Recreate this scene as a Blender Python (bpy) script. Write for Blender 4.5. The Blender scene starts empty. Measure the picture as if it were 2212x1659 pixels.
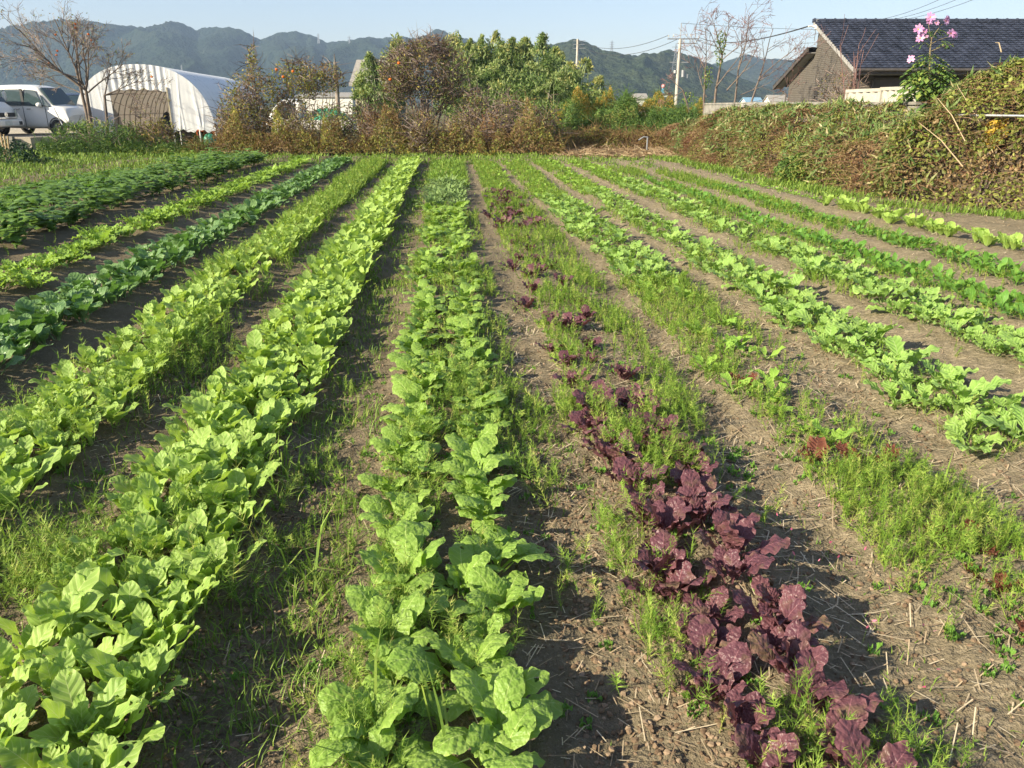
import bpy, math, random
import numpy as np
from mathutils import Vector, Matrix

# ------------------------------------------------------------------ camera, light, exposure
scene = bpy.context.scene
col = scene.collection
rad = math.radians
FPX, CX, CY, CAMH = 1661.0, 1106.0, 829.5, 1.55        # photograph measured at 2212 px wide
PITCH = math.atan(604 / FPX)
YAW = rad(4.56)                                        # to the right of the planting rows (+Y)

cam = bpy.data.cameras.new("camera")
cam.sensor_width = 36
cam.lens = 36 * FPX / 2212
cam.clip_start = 0.05
cam.clip_end = 20000
co = bpy.data.objects.new("camera", cam)
co.location = (0, 0, CAMH)
co.rotation_euler = (math.pi / 2 - PITCH, 0, -YAW)
col.objects.link(co)
scene.camera = co

SUN_EL, SUN_AZ = rad(27), rad(246)                     # azimuth of the sun seen from the field, clockwise from +Y
world = bpy.data.worlds.new("World")
scene.world = world
world.use_nodes = True
wn = world.node_tree.nodes
sky = wn.new("ShaderNodeTexSky")
sky.sky_type = 'NISHITA'
sky.sun_disc = False
sky.sun_elevation = SUN_EL
sky.sun_rotation = SUN_AZ
sky.air_density = 1.0
sky.dust_density = 1.0
sky.ozone_density = 3.5
bg = wn["Background"]
bg.inputs[1].default_value = 0.075
tint = wn.new("ShaderNodeMix")                          # thin high haze whitens the whole sky a little
tint.data_type, tint.blend_type = 'RGBA', 'MULTIPLY'
tint.inputs[0].default_value = 1.0
tint.inputs[7].default_value = (1.20, 1.0, 0.92, 1)
world.node_tree.links.new(sky.outputs[0], tint.inputs[6])
world.node_tree.links.new(tint.outputs[2], bg.inputs[0])

sun = bpy.data.lights.new("sun", 'SUN')
sun.energy = 5.0
sun.angle = rad(0.53)
sun.color = (1.0, 0.90, 0.68)
so = bpy.data.objects.new("sun", sun)
sd = Vector((math.sin(SUN_AZ) * math.cos(SUN_EL), math.cos(SUN_AZ) * math.cos(SUN_EL), math.sin(SUN_EL)))
so.rotation_euler = sd.to_track_quat('Z', 'Y').to_euler()
so.location = (-20, -10, 30)
col.objects.link(so)

vs = scene.view_settings
vs.view_transform = 'Standard'
vs.look = 'None'
vs.gamma = 1
vs.exposure = 1.45
cy = scene.cycles
cy.use_denoising = True
cy.max_bounces = 8
cy.diffuse_bounces = 3
cy.transmission_bounces = 4
cy.transparent_max_bounces = 8
cy.volume_bounces = 0
cy.use_adaptive_sampling = True
cy.adaptive_threshold = 0.02

# ------------------------------------------------------------------ helpers
CR, SR = math.cos(YAW), math.sin(YAW)

def W(l, d, z=0.0):
    """metres to the right of / ahead of the camera -> world point"""
    return Vector((l * CR + d * SR, -l * SR + d * CR, z))

def lat(px, d):
    fw = FPX * math.cos(PITCH) + 604 * math.sin(PITCH)
    return (px - CX) * d / fw

def at(px, py, d):
    u = CY - py
    fw = FPX * math.cos(PITCH) + u * math.sin(PITCH)
    up = -FPX * math.sin(PITCH) + u * math.cos(PITCH)
    return W((px - CX) * d / fw, d, CAMH + up * d / fw)

def zat(py, d):
    return at(CX, py, d).z

_lat = {}
def vnoise(x, y, seed=0):
    """smooth value noise, about -1..1"""
    if seed not in _lat:
        _lat[seed] = np.random.default_rng(seed + 77).uniform(-1, 1, (256, 256))
    g = _lat[seed]
    xi, yi = np.floor(x).astype(int), np.floor(y).astype(int)
    fx, fy = x - xi, y - yi
    fx, fy = fx * fx * (3 - 2 * fx), fy * fy * (3 - 2 * fy)
    a, b = g[xi & 255, yi & 255], g[(xi + 1) & 255, yi & 255]
    c, d = g[xi & 255, (yi + 1) & 255], g[(xi + 1) & 255, (yi + 1) & 255]
    return (a * (1 - fx) + b * fx) * (1 - fy) + (c * (1 - fx) + d * fx) * fy

def fbm(x, y, seed=0, n=4):
    s, a = 0, 1.0
    for i in range(n):
        s = s + a * vnoise(x * 2 ** i + 17.3 * i, y * 2 ** i + 9.1 * i, seed + i)
        a *= 0.5
    return s

class MB:
    """collects faces; build() links them as ONE mesh object"""
    def __init__(s):
        s.V, s.F, s.U, s.n = [], [], [], 0
    def add(s, V, F, uv=None, rnd=0.5, mi=0):
        V = np.asarray(V, float).reshape(-1, 3)
        F = np.asarray(F, int)
        s.V.append(V)
        s.U.append(np.zeros((len(V), 2)) if uv is None else np.asarray(uv, float))
        r = np.full(len(F), rnd, float) if np.isscalar(rnd) else np.asarray(rnd, float)
        s.F.append((F + s.n, r, np.full(len(F), mi, int)))
        s.n += len(V)
        return s
    def box(s, c, size, rot=0.0, mi=0, tilt=None):
        x, y, z = [q / 2 for q in size]
        V = np.array([[-x,-y,-z],[x,-y,-z],[x,y,-z],[-x,y,-z],[-x,-y,z],[x,-y,z],[x,y,z],[-x,y,z]])
        if tilt is not None:
            V = V @ np.array(tilt.to_3x3()).T
        if rot:
            a, b = math.cos(rot), math.sin(rot)
            V = V @ np.array([[a, b, 0], [-b, a, 0], [0, 0, 1]])
        return s.add(V + np.array(c), [[0,3,2,1],[4,5,6,7],[0,1,5,4],[1,2,6,5],[2,3,7,6],[3,0,4,7]], mi=mi)
    def bar(s, a, b, w, h=None, mi=0):
        a, b = Vector(a), Vector(b)
        q = (b - a).to_track_quat('Z', 'Y').to_matrix()
        return s.box((a + b) / 2, (w, h or w, (b - a).length), tilt=q, mi=mi)
    def tube(s, pts, radii, k=6, rnd=0.5, mi=0, cap=True):
        P = np.asarray([tuple(p) for p in pts], float)
        n = len(P)
        r = np.full(n, radii, float) if np.isscalar(radii) else np.asarray(radii, float)
        T = np.gradient(P, axis=0)
        T /= np.linalg.norm(T, axis=1, keepdims=True) + 1e-9
        ref = np.array([0, 0, 1.0]) if abs(T[:, 2]).mean() < 0.8 else np.array([1.0, 0, 0])
        A = np.cross(T, ref); A /= np.linalg.norm(A, axis=1, keepdims=True) + 1e-9
        B = np.cross(T, A)
        th = np.arange(k) * 2 * math.pi / k
        V = P[:, None] + r[:, None, None] * (np.cos(th)[None, :, None] * A[:, None] + np.sin(th)[None, :, None] * B[:, None])
        i, j = np.meshgrid(np.arange(n - 1), np.arange(k), indexing='ij')
        j2 = (j + 1) % k
        F = np.stack([i * k + j, i * k + j2, (i + 1) * k + j2, (i + 1) * k + j], -1).reshape(-1, 4)
        uv = np.stack([np.tile(th / 6.283, n), np.repeat(np.linspace(0, 1, n), k)], -1)
        s.add(V.reshape(-1, 3), F, uv, rnd, mi)
        if cap and k >= 4:
            for e, b in ((0, 0), (n - 1, (n - 1) * k)):
                c = np.concatenate([V[e], P[e:e + 1]])
                t = np.array([[q, (q + 1) % k, k] for q in range(k)])
                s.add(c, t if e else t[:, ::-1], None, rnd, mi)
        return s
    def lathe(s, prof, k=20, c=(0, 0, 0), axis='Z', mi=0):
        th = np.arange(k) * 2 * math.pi / k
        V = np.array([[r * math.cos(t), r * math.sin(t), z] for r, z in prof for t in th])
        if axis == 'Y':
            V = V[:, [0, 2, 1]] * np.array([1, 1, -1])
        if axis == 'X':
            V = V[:, [2, 0, 1]]
        n = len(prof)
        F = [[i * k + j, i * k + (j + 1) % k, (i + 1) * k + (j + 1) % k, (i + 1) * k + j] for i in range(n - 1) for j in range(k)]
        return s.add(V + np.array(c), F, mi=mi)
    def prism(s, poly, a, b, plane='YZ', mi=0):
        """polygon extruded along the axis left over, from a to b"""
        n = len(poly)
        def pt(p, t):
            return {'YZ': (t, p[0], p[1]), 'XZ': (p[0], t, p[1]), 'XY': (p[0], p[1], t)}[plane]
        V = [pt(p, a) for p in poly] + [pt(p, b) for p in poly]
        c = np.array(V)
        F = [[i, (i + 1) % n, n + (i + 1) % n, n + i] for i in range(n)]
        s.add(c, F, mi=mi)
        s.ngons = getattr(s, 'ngons', []) + [([tuple(v) for v in V[:n]], mi), ([tuple(v) for v in V[n:]][::-1], mi)]
        return s
    def grid(s, P, uv=None, rnd=0.5, mi=0):
        P = np.asarray(P, float)
        n, m = P.shape[:2]
        i, j = np.meshgrid(np.arange(n - 1), np.arange(m - 1), indexing='ij')
        F = np.stack([i * m + j, (i + 1) * m + j, (i + 1) * m + j + 1, i * m + j + 1], -1).reshape(-1, 4)
        return s.add(P.reshape(-1, 3), F, None if uv is None else np.asarray(uv).reshape(-1, 2), rnd, mi)
    def mesh(s, name, mats, smooth=False):
        me = bpy.data.meshes.new(name)
        V, U = list(s.V), list(s.U)
        n = s.n
        ng = []
        for pts, mi in getattr(s, 'ngons', []):
            ng.append((np.arange(len(pts)) + n, mi)); V.append(np.array(pts)); U.append(np.zeros((len(pts), 2))); n += len(pts)
        V, U = np.concatenate(V), np.concatenate(U)
        li, ls, rr, mm, pos = [], [], [], [], 0
        for F, r, mi in s.F:
            k = F.shape[1]
            li.append(F.ravel()); ls.append(pos + np.arange(len(F)) * k); pos += F.size
            rr.append(r); mm.append(mi)
        for idx, mi in ng:
            li.append(idx); ls.append(np.array([pos])); pos += len(idx); rr.append(np.array([0.5])); mm.append(np.array([mi]))
        li, ls, rr, mm = map(np.concatenate, (li, ls, rr, mm))
        me.vertices.add(len(V)); me.vertices.foreach_set('co', V.astype(np.float32).ravel())
        me.loops.add(len(li)); me.loops.foreach_set('vertex_index', li.astype(np.int32))
        me.polygons.add(len(ls)); me.polygons.foreach_set('loop_start', ls.astype(np.int32))
        me.polygons.foreach_set('material_index', mm.astype(np.int32))
        me.polygons.foreach_set('use_smooth', np.full(len(ls), bool(smooth)))
        u = me.uv_layers.new(name='UVMap')
        u.data.foreach_set('uv', U[li].astype(np.float32).ravel())
        at_ = me.attributes.new('rnd', 'FLOAT', 'FACE')
        at_.data.foreach_set('value', rr.astype(np.float32))
        for m in (mats if isinstance(mats, (list, tuple)) else [mats]):
            me.materials.append(m)
        me.update(calc_edges=True)
        me.validate()
        return me
    def build(s, name, mats, parent=None, smooth=False, loc=None, bevel=0):
        me = s.mesh(name, mats, smooth)
        o = bpy.data.objects.new(name, me)
        col.objects.link(o)
        if parent is not None:
            o.parent = parent
        if loc is not None:
            o.location = loc
        if bevel:
            b = o.modifiers.new('bevel', 'BEVEL'); b.width = bevel; b.segments = 2; b.limit_method = 'ANGLE'
        return o

def tag(o, label=None, cat=None, group=None, kind=None):
    if label: o['label'] = label
    if cat: o['category'] = cat
    if group: o['group'] = group
    if kind: o['kind'] = kind
    return o

def thing(name, label, cat, loc, rotz=0.0, group=None):
    o = bpy.data.objects.new(name, None)
    o.empty_display_size = 0.2
    o.location = loc
    o.rotation_euler = (0, 0, rotz)
    col.objects.link(o)
    return tag(o, label, cat, group)

def copy_tree(o, parent=None):
    c = o.copy(); col.objects.link(c)
    if parent is not None: c.parent = parent
    for ch in o.children:
        copy_tree(ch, c)
    return c

# ------------------------------------------------------------------ materials
class NT:
    def __init__(s, name):
        s.m = bpy.data.materials.new(name)
        s.m.use_nodes = True
        s.t = s.m.node_tree
        s.n = s.t.nodes
        s.b = s.n['Principled BSDF']
        s.out = s.n['Material Output']
    def new(s, t, **kw):
        x = s.n.new(t)
        for k, v in kw.items(): setattr(x, k, v)
        return x
    def link(s, a, b): s.t.links.new(a, b)
    def val(s, sock, v):
        if isinstance(v, bpy.types.NodeSocket): s.link(v, sock)
        else: sock.default_value = (*v, 1) if sock.type == 'RGBA' and len(v) == 3 else v
    def math(s, op, a, b=0.0, c=0.0, clamp=False):
        x = s.new('ShaderNodeMath', operation=op, use_clamp=clamp)
        for i, v in enumerate((a, b, c)): s.val(x.inputs[i], v)
        return x.outputs[0]
    def mix(s, f, a, b, mode='MIX'):
        x = s.new('ShaderNodeMix', data_type='RGBA', blend_type=mode)
        s.val(x.inputs[0], f)
        for i, v in ((6, a), (7, b)):
            s.val(x.inputs[i], v if isinstance(v, bpy.types.NodeSocket) else (*v, 1))
        return x.outputs[2]
    def ramp(s, f, stops):
        x = s.new('ShaderNodeValToRGB')
        e = x.color_ramp.elements
        while len(e) < len(stops): e.new(0.5)
        for q, (p, c) in zip(e, stops): q.position = p; q.color = (*c, 1)
        s.val(x.inputs[0], f)
        return x.outputs[0]
    def noise(s, scale, detail=4, coord=None, rough=0.55, dist=0.0):
        x = s.new('ShaderNodeTexNoise')
        x.inputs['Scale'].default_value = scale
        x.inputs['Detail'].default_value = detail
        x.inputs['Roughness'].default_value = rough
        x.inputs['Distortion'].default_value = dist
        s.link(coord if coord is not None else s.obj(), x.inputs['Vector'])
        return x.outputs[0]
    def obj(s):
        if not hasattr(s, '_o'): s._o = s.new('ShaderNodeTexCoord').outputs['Object']
        return s._o
    def rnd(s):
        if not hasattr(s, '_r'): s._r = s.new('ShaderNodeAttribute', attribute_name='rnd').outputs['Fac']
        return s._r
    def uv(s):
        if not hasattr(s, '_uv'):
            x = s.new('ShaderNodeUVMap', uv_map='UVMap')
            y = s.new('ShaderNodeSeparateXYZ'); s.link(x.outputs[0], y.inputs[0])
            s._uv = (y.outputs[0], y.outputs[1])
        return s._uv
    def bump(s, h, strength=0.3, dist=0.02):
        x = s.new('ShaderNodeBump')
        x.inputs['Strength'].default_value = strength
        x.inputs['Distance'].default_value = dist
        s.link(h, x.inputs['Height'])
        s.link(x.outputs[0], s.b.inputs['Normal'])
        return x.outputs[0]
    def fin(s, color=None, rough=0.6, metal=0.0, spec=None):
        if color is not None: s.val(s.b.inputs['Base Color'], color if isinstance(color, bpy.types.NodeSocket) else (*color, 1))
        s.val(s.b.inputs['Roughness'], rough)
        s.b.inputs['Metallic'].default_value = metal
        if spec is not None: s.b.inputs['Specular IOR Level'].default_value = spec
        return s.m
    def translucent(s, color, f):
        t = s.new('ShaderNodeBsdfTranslucent')
        s.val(t.inputs[0], color)
        mx = s.new('ShaderNodeMixShader')
        s.val(mx.inputs[0], f)
        s.link(s.b.outputs[0], mx.inputs[1]); s.link(t.outputs[0], mx.inputs[2])
        s.link(mx.outputs[0], s.out.inputs[0])

def plain(name, c, rough=0.6, metal=0.0, var=0.12, scale=6.0, spec=None, bump=0.0):
    k = NT(name)
    n = k.noise(scale, 5)
    d = tuple(x * (1 - var * 2) for x in c)
    e = tuple(min(1, x * (1 + var)) for x in c)
    col_ = k.ramp(n, [(0.3, d), (0.7, e)])
    if bump: k.bump(k.noise(scale * 6, 4), bump, 0.01)
    return k.fin(col_, k.math('MULTIPLY_ADD', n, 0.2, rough - 0.1), metal, spec)

def leafmat(name, c1, c2, rib, tcol, tf=0.35, rough=0.45, ribw=0.07, vein=0.4, bump=0.5, speck=None, tipc=None, cells=0.0):
    """a vegetable leaf: uv u across the blade, v from stalk to tip"""
    k = NT(name)
    u, v = k.uv()
    oi = k.new('ShaderNodeObjectInfo').outputs['Random']
    fac = k.math('ADD', k.math('MULTIPLY', k.rnd(), 0.65), k.math('MULTIPLY', oi, 0.35))
    c = k.mix(fac, c1, c2)
    n = k.noise(14, 3)
    c = k.mix(k.math('MULTIPLY', n, 0.5), c, tuple(x * 0.72 for x in c1))
    if speck: c = k.mix(k.math('MULTIPLY', k.math('MULTIPLY_ADD', k.noise(9, 3), 4.0, -2.05, clamp=True), 0.75), c, speck)
    edge = k.math('MULTIPLY', k.math('POWER', k.math('ABSOLUTE', k.math('MULTIPLY_ADD', u, 2.0, -1.0)), 5.0), k.math('MULTIPLY', k.noise(7, 2), 0.8))
    c = k.mix(edge, c, tuple(min(1.0, a * 0.5 + b * 0.7) for a, b in zip(c2, rib)))
    if tipc: c = k.mix(k.math('POWER', v, 2.5), c, tipc)
    au = k.math('MULTIPLY', k.math('ABSOLUTE', k.math('SUBTRACT', u, 0.5)), 2.0)
    w = k.math('MULTIPLY_ADD', v, -ribw * 0.75, ribw)
    m = k.math('SUBTRACT', 1.0, k.math('DIVIDE', au, k.math('MAXIMUM', w, 0.004)), clamp=True)
    m = k.math('MULTIPLY', m, 1.6, clamp=True)
    st = k.math('SUBTRACT', 1.0, k.math('MULTIPLY', v, 3.2), clamp=True)       # stalk end
    m = k.math('MAXIMUM', m, k.math('MULTIPLY', st, 0.9))
    lv = k.math('PINGPONG', k.math('SUBTRACT', k.math('MULTIPLY', v, 8.0), k.math('MULTIPLY', au, 1.5)), 0.5)
    lm = k.math('SUBTRACT', 1.0, k.math('MULTIPLY', lv, 9.0), clamp=True)
    m2 = k.math('MAXIMUM', m, k.math('MULTIPLY', lm, vein))
    c = k.mix(m2, c, rib)
    h = k.math('MULTIPLY', lv, 2.0)
    if cells:
        h = k.math('ADD', k.math('MULTIPLY', h, 0.6), k.math('MULTIPLY', k.noise(cells, 1), 2.4))
    k.bump(h, bump, 0.006)
    k.fin(c, rough, spec=0.22)
    tc = k.mix(m2, k.mix(fac, tcol, tuple(x * 1.15 for x in tcol)), rib)
    k.translucent(tc, tf)
    return k.m

def foliage(name, stops, tf=0.25, rough=0.55, spec=0.25):
    """loose leaves, stalks and weeds; the colour of each leaf comes from its own rnd value"""
    k = NT(name)
    c = k.ramp(k.rnd(), stops)
    k.fin(c, rough, spec=spec)
    k.translucent(k.mix(1.0, c, (1.25, 1.25, 0.9), 'MULTIPLY'), tf)
    return k.m
# ------------------------------------------------------------------ setting: ground, soil, hills
ROWS = [-6.15, -5.2, -4.0, -2.95, -2.0, -1.08, -0.08, 0.95, 1.8, 2.68, 3.6, 4.3, 5.25, 6.2]

def soil_material():
    k = NT('soil')
    n1, n2, n3 = k.noise(1.1, 5), k.noise(22, 6, rough=0.65), k.noise(95, 4)
    c = k.ramp(n1, [(0.3, (0.100, 0.080, 0.048)), (0.7, (0.182, 0.146, 0.090))])
    c = k.mix(k.math('MULTIPLY', n2, 0.55), c, (0.235, 0.19, 0.13))
    c = k.mix(k.math('MULTIPLY', k.math('GREATER_THAN', n3, 0.63), 0.55), c, (0.36, 0.28, 0.19))
    # drier and strewn with straw on the right-hand half of the field
    sx = k.new('ShaderNodeSeparateXYZ'); k.link(k.obj(), sx.inputs[0])
    dry = k.math('MULTIPLY', k.math('ADD', sx.outputs[0], 0.3), 0.33, clamp=True)
    st = k.new('ShaderNodeTexNoise'); st.inputs['Scale'].default_value = 40; st.inputs['Detail'].default_value = 3
    mp = k.new('ShaderNodeMapping'); mp.inputs['Rotation'].default_value = (0, 0, 0.9); mp.inputs['Scale'].default_value = (0.3, 1.6, 1)
    k.link(k.obj(), mp.inputs[0]); k.link(mp.outputs[0], st.inputs['Vector'])
    m = k.math('MULTIPLY', k.math('GREATER_THAN', st.outputs[0], 0.55), k.math('MULTIPLY', dry, 0.5))
    c = k.mix(m, c, (0.46, 0.375, 0.26))
    c = k.mix(k.math('MULTIPLY', dry, 0.4), c, (0.28, 0.235, 0.155))
    k.bump(k.math('ADD', n2, k.math('MULTIPLY', n3, 0.5)), 0.9, 0.03)
    return k.fin(c, 0.92, spec=0.12)

def soil_h(x, y):
    h = 0.0
    for r in ROWS:
        h = h + 0.045 * np.exp(-((x - r) / 0.30) ** 4)
    h = h + 0.025 * fbm(x * 0.9, y * 0.9, 3, 3)
    h = h + 0.014 * fbm(x * 2.7, y * 2.7, 12, 2)
    h = h + 0.016 * fbm(x * 7, y * 7, 5, 2) + 0.017 * np.abs(fbm(x * 24, y * 24, 8, 2))
    return h - 0.03

def axis(a, b, lo, hi, step, grow):
    v = [a]
    while v[-1] < b:
        x = v[-1]
        d = max(0, lo - x, x - hi)
        v.append(x + step + grow * d)
    return np.array(v)

xs = axis(-10.5, 9.5, -2.2, 3.2, 0.02, 0.025)
ys = axis(0.2, 26.5, 0.6, 3.6, 0.018, 0.014)
X, Y = np.meshgrid(xs, ys, indexing='ij')
Z = soil_h(X, Y)
edge = np.minimum(np.minimum(X + 10.5, 9.5 - X), np.minimum(Y - 0.2, 26.5 - Y))
Z = Z - 0.08 * np.exp(-edge / 0.25)
b = MB(); b.grid(np.stack([X, Y, Z], -1))
tag(b.build('field_soil', soil_material(), smooth=True), kind='structure')

k = NT('rough_ground')
n = k.noise(0.35, 6)
c = k.ramp(n, [(0.3, (0.07, 0.085, 0.03)), (0.55, (0.13, 0.115, 0.06)), (0.75, (0.20, 0.16, 0.10))])
k.bump(k.noise(9, 5), 0.6, 0.05)
m_ground = k.fin(c, 0.95, spec=0.1)
gx = np.array([-9000, -3000, -800, -200, -60, -30, -10.2, -9.7, 8.8, 9.2, 30, 60, 200, 800, 3000, 9000.0])
gy = np.array([-300, -60, -20, -4, 0.4, 0.9, 25.9, 26.3, 40, 60, 150, 400, 1200, 4000, 9000.0])
X, Y = np.meshgrid(gx, gy, indexing='ij')
b = MB(); b.grid(np.stack([X, Y, np.where((X > -10) & (X < 9) & (Y > 0.6) & (Y < 26.1), -0.35, -0.05)], -1))
tag(b.build('ground', m_ground), kind='structure')

# hills: the skyline as measured in the photograph (pixel columns and rows), carried by a real hillside
def hill_mat(name, c1, c2, c3):
    k = NT(name)
    n1, n2, n3 = k.noise(0.006, 6, rough=0.6), k.noise(0.05, 6, rough=0.7), k.noise(0.16, 3)
    c = k.mix(k.ramp(n2, [(0.35, (0, 0, 0)), (0.65, (1, 1, 1))]), c1, c2)
    c = k.mix(k.ramp(n1, [(0.5, (0, 0, 0)), (0.75, (0.8, 0.8, 0.8))]), c, c3)
    c = k.mix(k.math('MULTIPLY', k.math('GREATER_THAN', n3, 0.56), 0.5), c, tuple(x * 0.45 for x in c1))
    k.bump(k.math('ADD', n2, n3), 0.8, 9.0)
    return k.fin(c, 0.9, spec=0.05)

def hills(name, sky_pts, D0, depth, seed, m, px0, px1, spur):
    pts = np.array(sky_pts, float)
    P = np.linspace(px0, px1, int((px1 - px0) / 3.0))
    T = np.linspace(0, 1.25, 90)
    ridge = CAMH + (225 - np.interp(P, pts[:, 0], pts[:, 1])) * (D0 + depth) / 1767.0
    PP, TT = np.meshgrid(P, T, indexing='ij')
    D = D0 + depth * TT
    L = (PP - CX) * D / 1767.0
    prof = np.where(TT <= 1, np.sin(np.clip(TT, 0, 1) * math.pi / 2) ** 1.15, 1 - (TT - 1) * 1.6)
    R = ridge[:, None]
    rid = 1 - np.abs(fbm(L / spur, D / spur * 0.55, seed, 4)) * 1.3
    Zh = R * prof * (1 - 0.6 * (1 - rid) * np.clip(1.05 - TT, 0, 1) ** 0.7 * 1.1)
    tree = 2.0 * fbm(L / 9.0, D / 9.0, seed + 5, 2)
    Zh = Zh + tree * np.clip(TT * 6, 0, 1) - 1.5
    P3 = np.stack([L * CR + D * SR, -L * SR + D * CR, Zh], -1)
    b = MB(); b.grid(P3)
    tag(b.build(name, m, smooth=True), kind='structure')

far_sky = [(-300, 100), (-100, 92), (0, 74), (50, 62), (75, 64), (125, 60), (172, 57), (190, 61), (220, 63), (250, 67), (287, 72), (337, 74),
           (369, 69), (390, 64), (410, 65), (430, 72), (444, 77), (462, 70), (490, 68), (515, 70), (553, 82), (574, 94), (599, 87), (619, 79),
           (654, 77), (674, 86), (684, 84), (714, 97), (744, 94), (774, 92), (806, 88), (834, 94), (864, 86), (876, 79), (894, 87), (931, 80),
           (944, 77), (959, 81), (1000, 96), (1080, 105), (1160, 112), (1250, 118), (1400, 130), (1480, 132), (1530, 138), (1560, 132), (1590, 124), (1610, 119), (1629, 127),
           (1649, 130), (1699, 131), (1740, 134), (1850, 140), (2000, 150), (2212, 150), (2500, 158)]
near_sky = [(1060, 222), (1110, 170), (1150, 118), (1182, 103), (1207, 105), (1227, 95), (1240, 95), (1257, 101), (1287, 107), (1322, 112), (1362, 117),
            (1385, 115), (1397, 119), (1427, 117), (1457, 119), (1475, 124), (1500, 131), (1540, 150), (1600, 172), (1680, 195), (1800, 215), (1900, 224)]
hills('hills', far_sky, 950, 650, 21, hill_mat('far_woods', (0.014, 0.026, 0.017), (0.030, 0.042, 0.024), (0.044, 0.046, 0.030)), -350, 2600, 210)
hills('wooded_hill', near_sky, 520, 330, 41, hill_mat('near_woods', (0.022, 0.036, 0.019), (0.046, 0.060, 0.030), (0.075, 0.068, 0.042)), 1050, 1910, 120)
# ------------------------------------------------------------------ vegetables
def make_leaf(g, L, Wd, pf=0.3, e0=70, e1=20, cup=0.25, ruf=0.012, rf=2.5, lobe=0.05, lf=6, a=1.25, bexp=0.55, pw=0.07, nv=13, nu=7, puck=0.0, az=0.0, roll=0.0, base=(0, 0, 0), holes=0.0):
    t = np.linspace(0, 1, nv)
    t = t * 0.45 + 0.55 * (1 - (1 - t) ** 1.7)                 # closer rings towards the rounded tip
    e = np.radians(e0 + (e1 - e0) * t ** 1.4)
    ds = L * np.diff(t)
    x = np.concatenate([[0], np.cumsum(np.cos(e[:-1]) * ds)])
    z = np.concatenate([[0], np.cumsum(np.sin(e[:-1]) * ds)])
    tb = np.clip((t - pf) / (1 - pf), 0, 1)
    w = Wd / 2 * np.sin(math.pi * np.clip(tb, 0, 0.985) ** a) ** bexp
    w = np.maximum(w, pw * Wd * (1 - 0.9 * tb))
    u = np.linspace(-1, 1, nu)
    ph = g.uniform(0, 6.28, 3)
    lo = 1 + lobe * np.sin(2 * math.pi * lf * tb[:, None] + ph[0] + (u[None] > 0) * 1.7) * np.abs(u[None]) ** 3
    y = u[None] * w[:, None] * lo
    n = cup * np.abs(u[None]) ** 1.6 * w[:, None] + ruf * (np.abs(u[None]) ** 2) * np.sin(2 * math.pi * rf * tb[:, None] + ph[1] + (u[None] > 0) * 1.9) * (tb[:, None] > 0)
    if puck:
        n = n + puck * g.uniform(-1, 1, (nv, nu)) * (tb[:, None] > 0.05) * (np.abs(u[None]) > 0.05)
    n = n + roll * y
    P = np.stack([x[:, None] - np.sin(e)[:, None] * n, y, z[:, None] + np.cos(e)[:, None] * n], -1)
    ca, sa = math.cos(az), math.sin(az)
    P = P @ np.array([[ca, sa, 0], [-sa, ca, 0], [0, 0, 1]]) + np.array(base)
    U = np.stack(np.broadcast_arrays((u[None] + 1) / 2, t[:, None]), -1)
    m = nu
    i, j = np.meshgrid(np.arange(nv - 1), np.arange(nu - 1), indexing='ij')
    F = np.stack([i * m + j, (i + 1) * m + j, (i + 1) * m + j + 1, i * m + j + 1], -1).reshape(-1, 4)
    if holes:
        keep = (g.uniform(0, 1, len(F)) > holes) | (i.ravel() < nv * 0.45)
        F = F[keep]
    return P.reshape(-1, 3), U.reshape(-1, 2), F

def make_plant(g, n, L, Wd, e_out=35, e_in=78, drop=45, spread=0.02, hi=True, tilt_jit=10, size_jit=0.2, **kw):
    """a rosette: outer leaves long and lower, inner ones short and upright"""
    b = MB()
    a0 = g.uniform(0, 6.28)
    for i in range(n):
        f = i / max(1, n - 1)                       # 0 outer .. 1 inner
        s = (1 - 0.42 * f) * g.uniform(1 - size_jit, 1 + size_jit)
        e0 = e_out + (e_in - e_out) * f + g.normal(0, tilt_jit)
        az = a0 + i * 2.399 + g.normal(0, 0.25)
        sp = spread * (1 - f)
        k = dict(kw)
        if not hi: k.update(nv=7, nu=4, puck=0, holes=0)
        P, U, F = make_leaf(g, L * s, Wd * s * g.uniform(0.88, 1.12), e0=min(e0 + 14, 88), e1=e0 - drop * g.uniform(0.6, 1.4), az=az, roll=g.normal(0, 0.18),
                            base=(sp * math.cos(az), sp * math.sin(az), 0), **k)
        b.add(P, F, U, g.uniform(0, 1))
    return b

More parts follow.
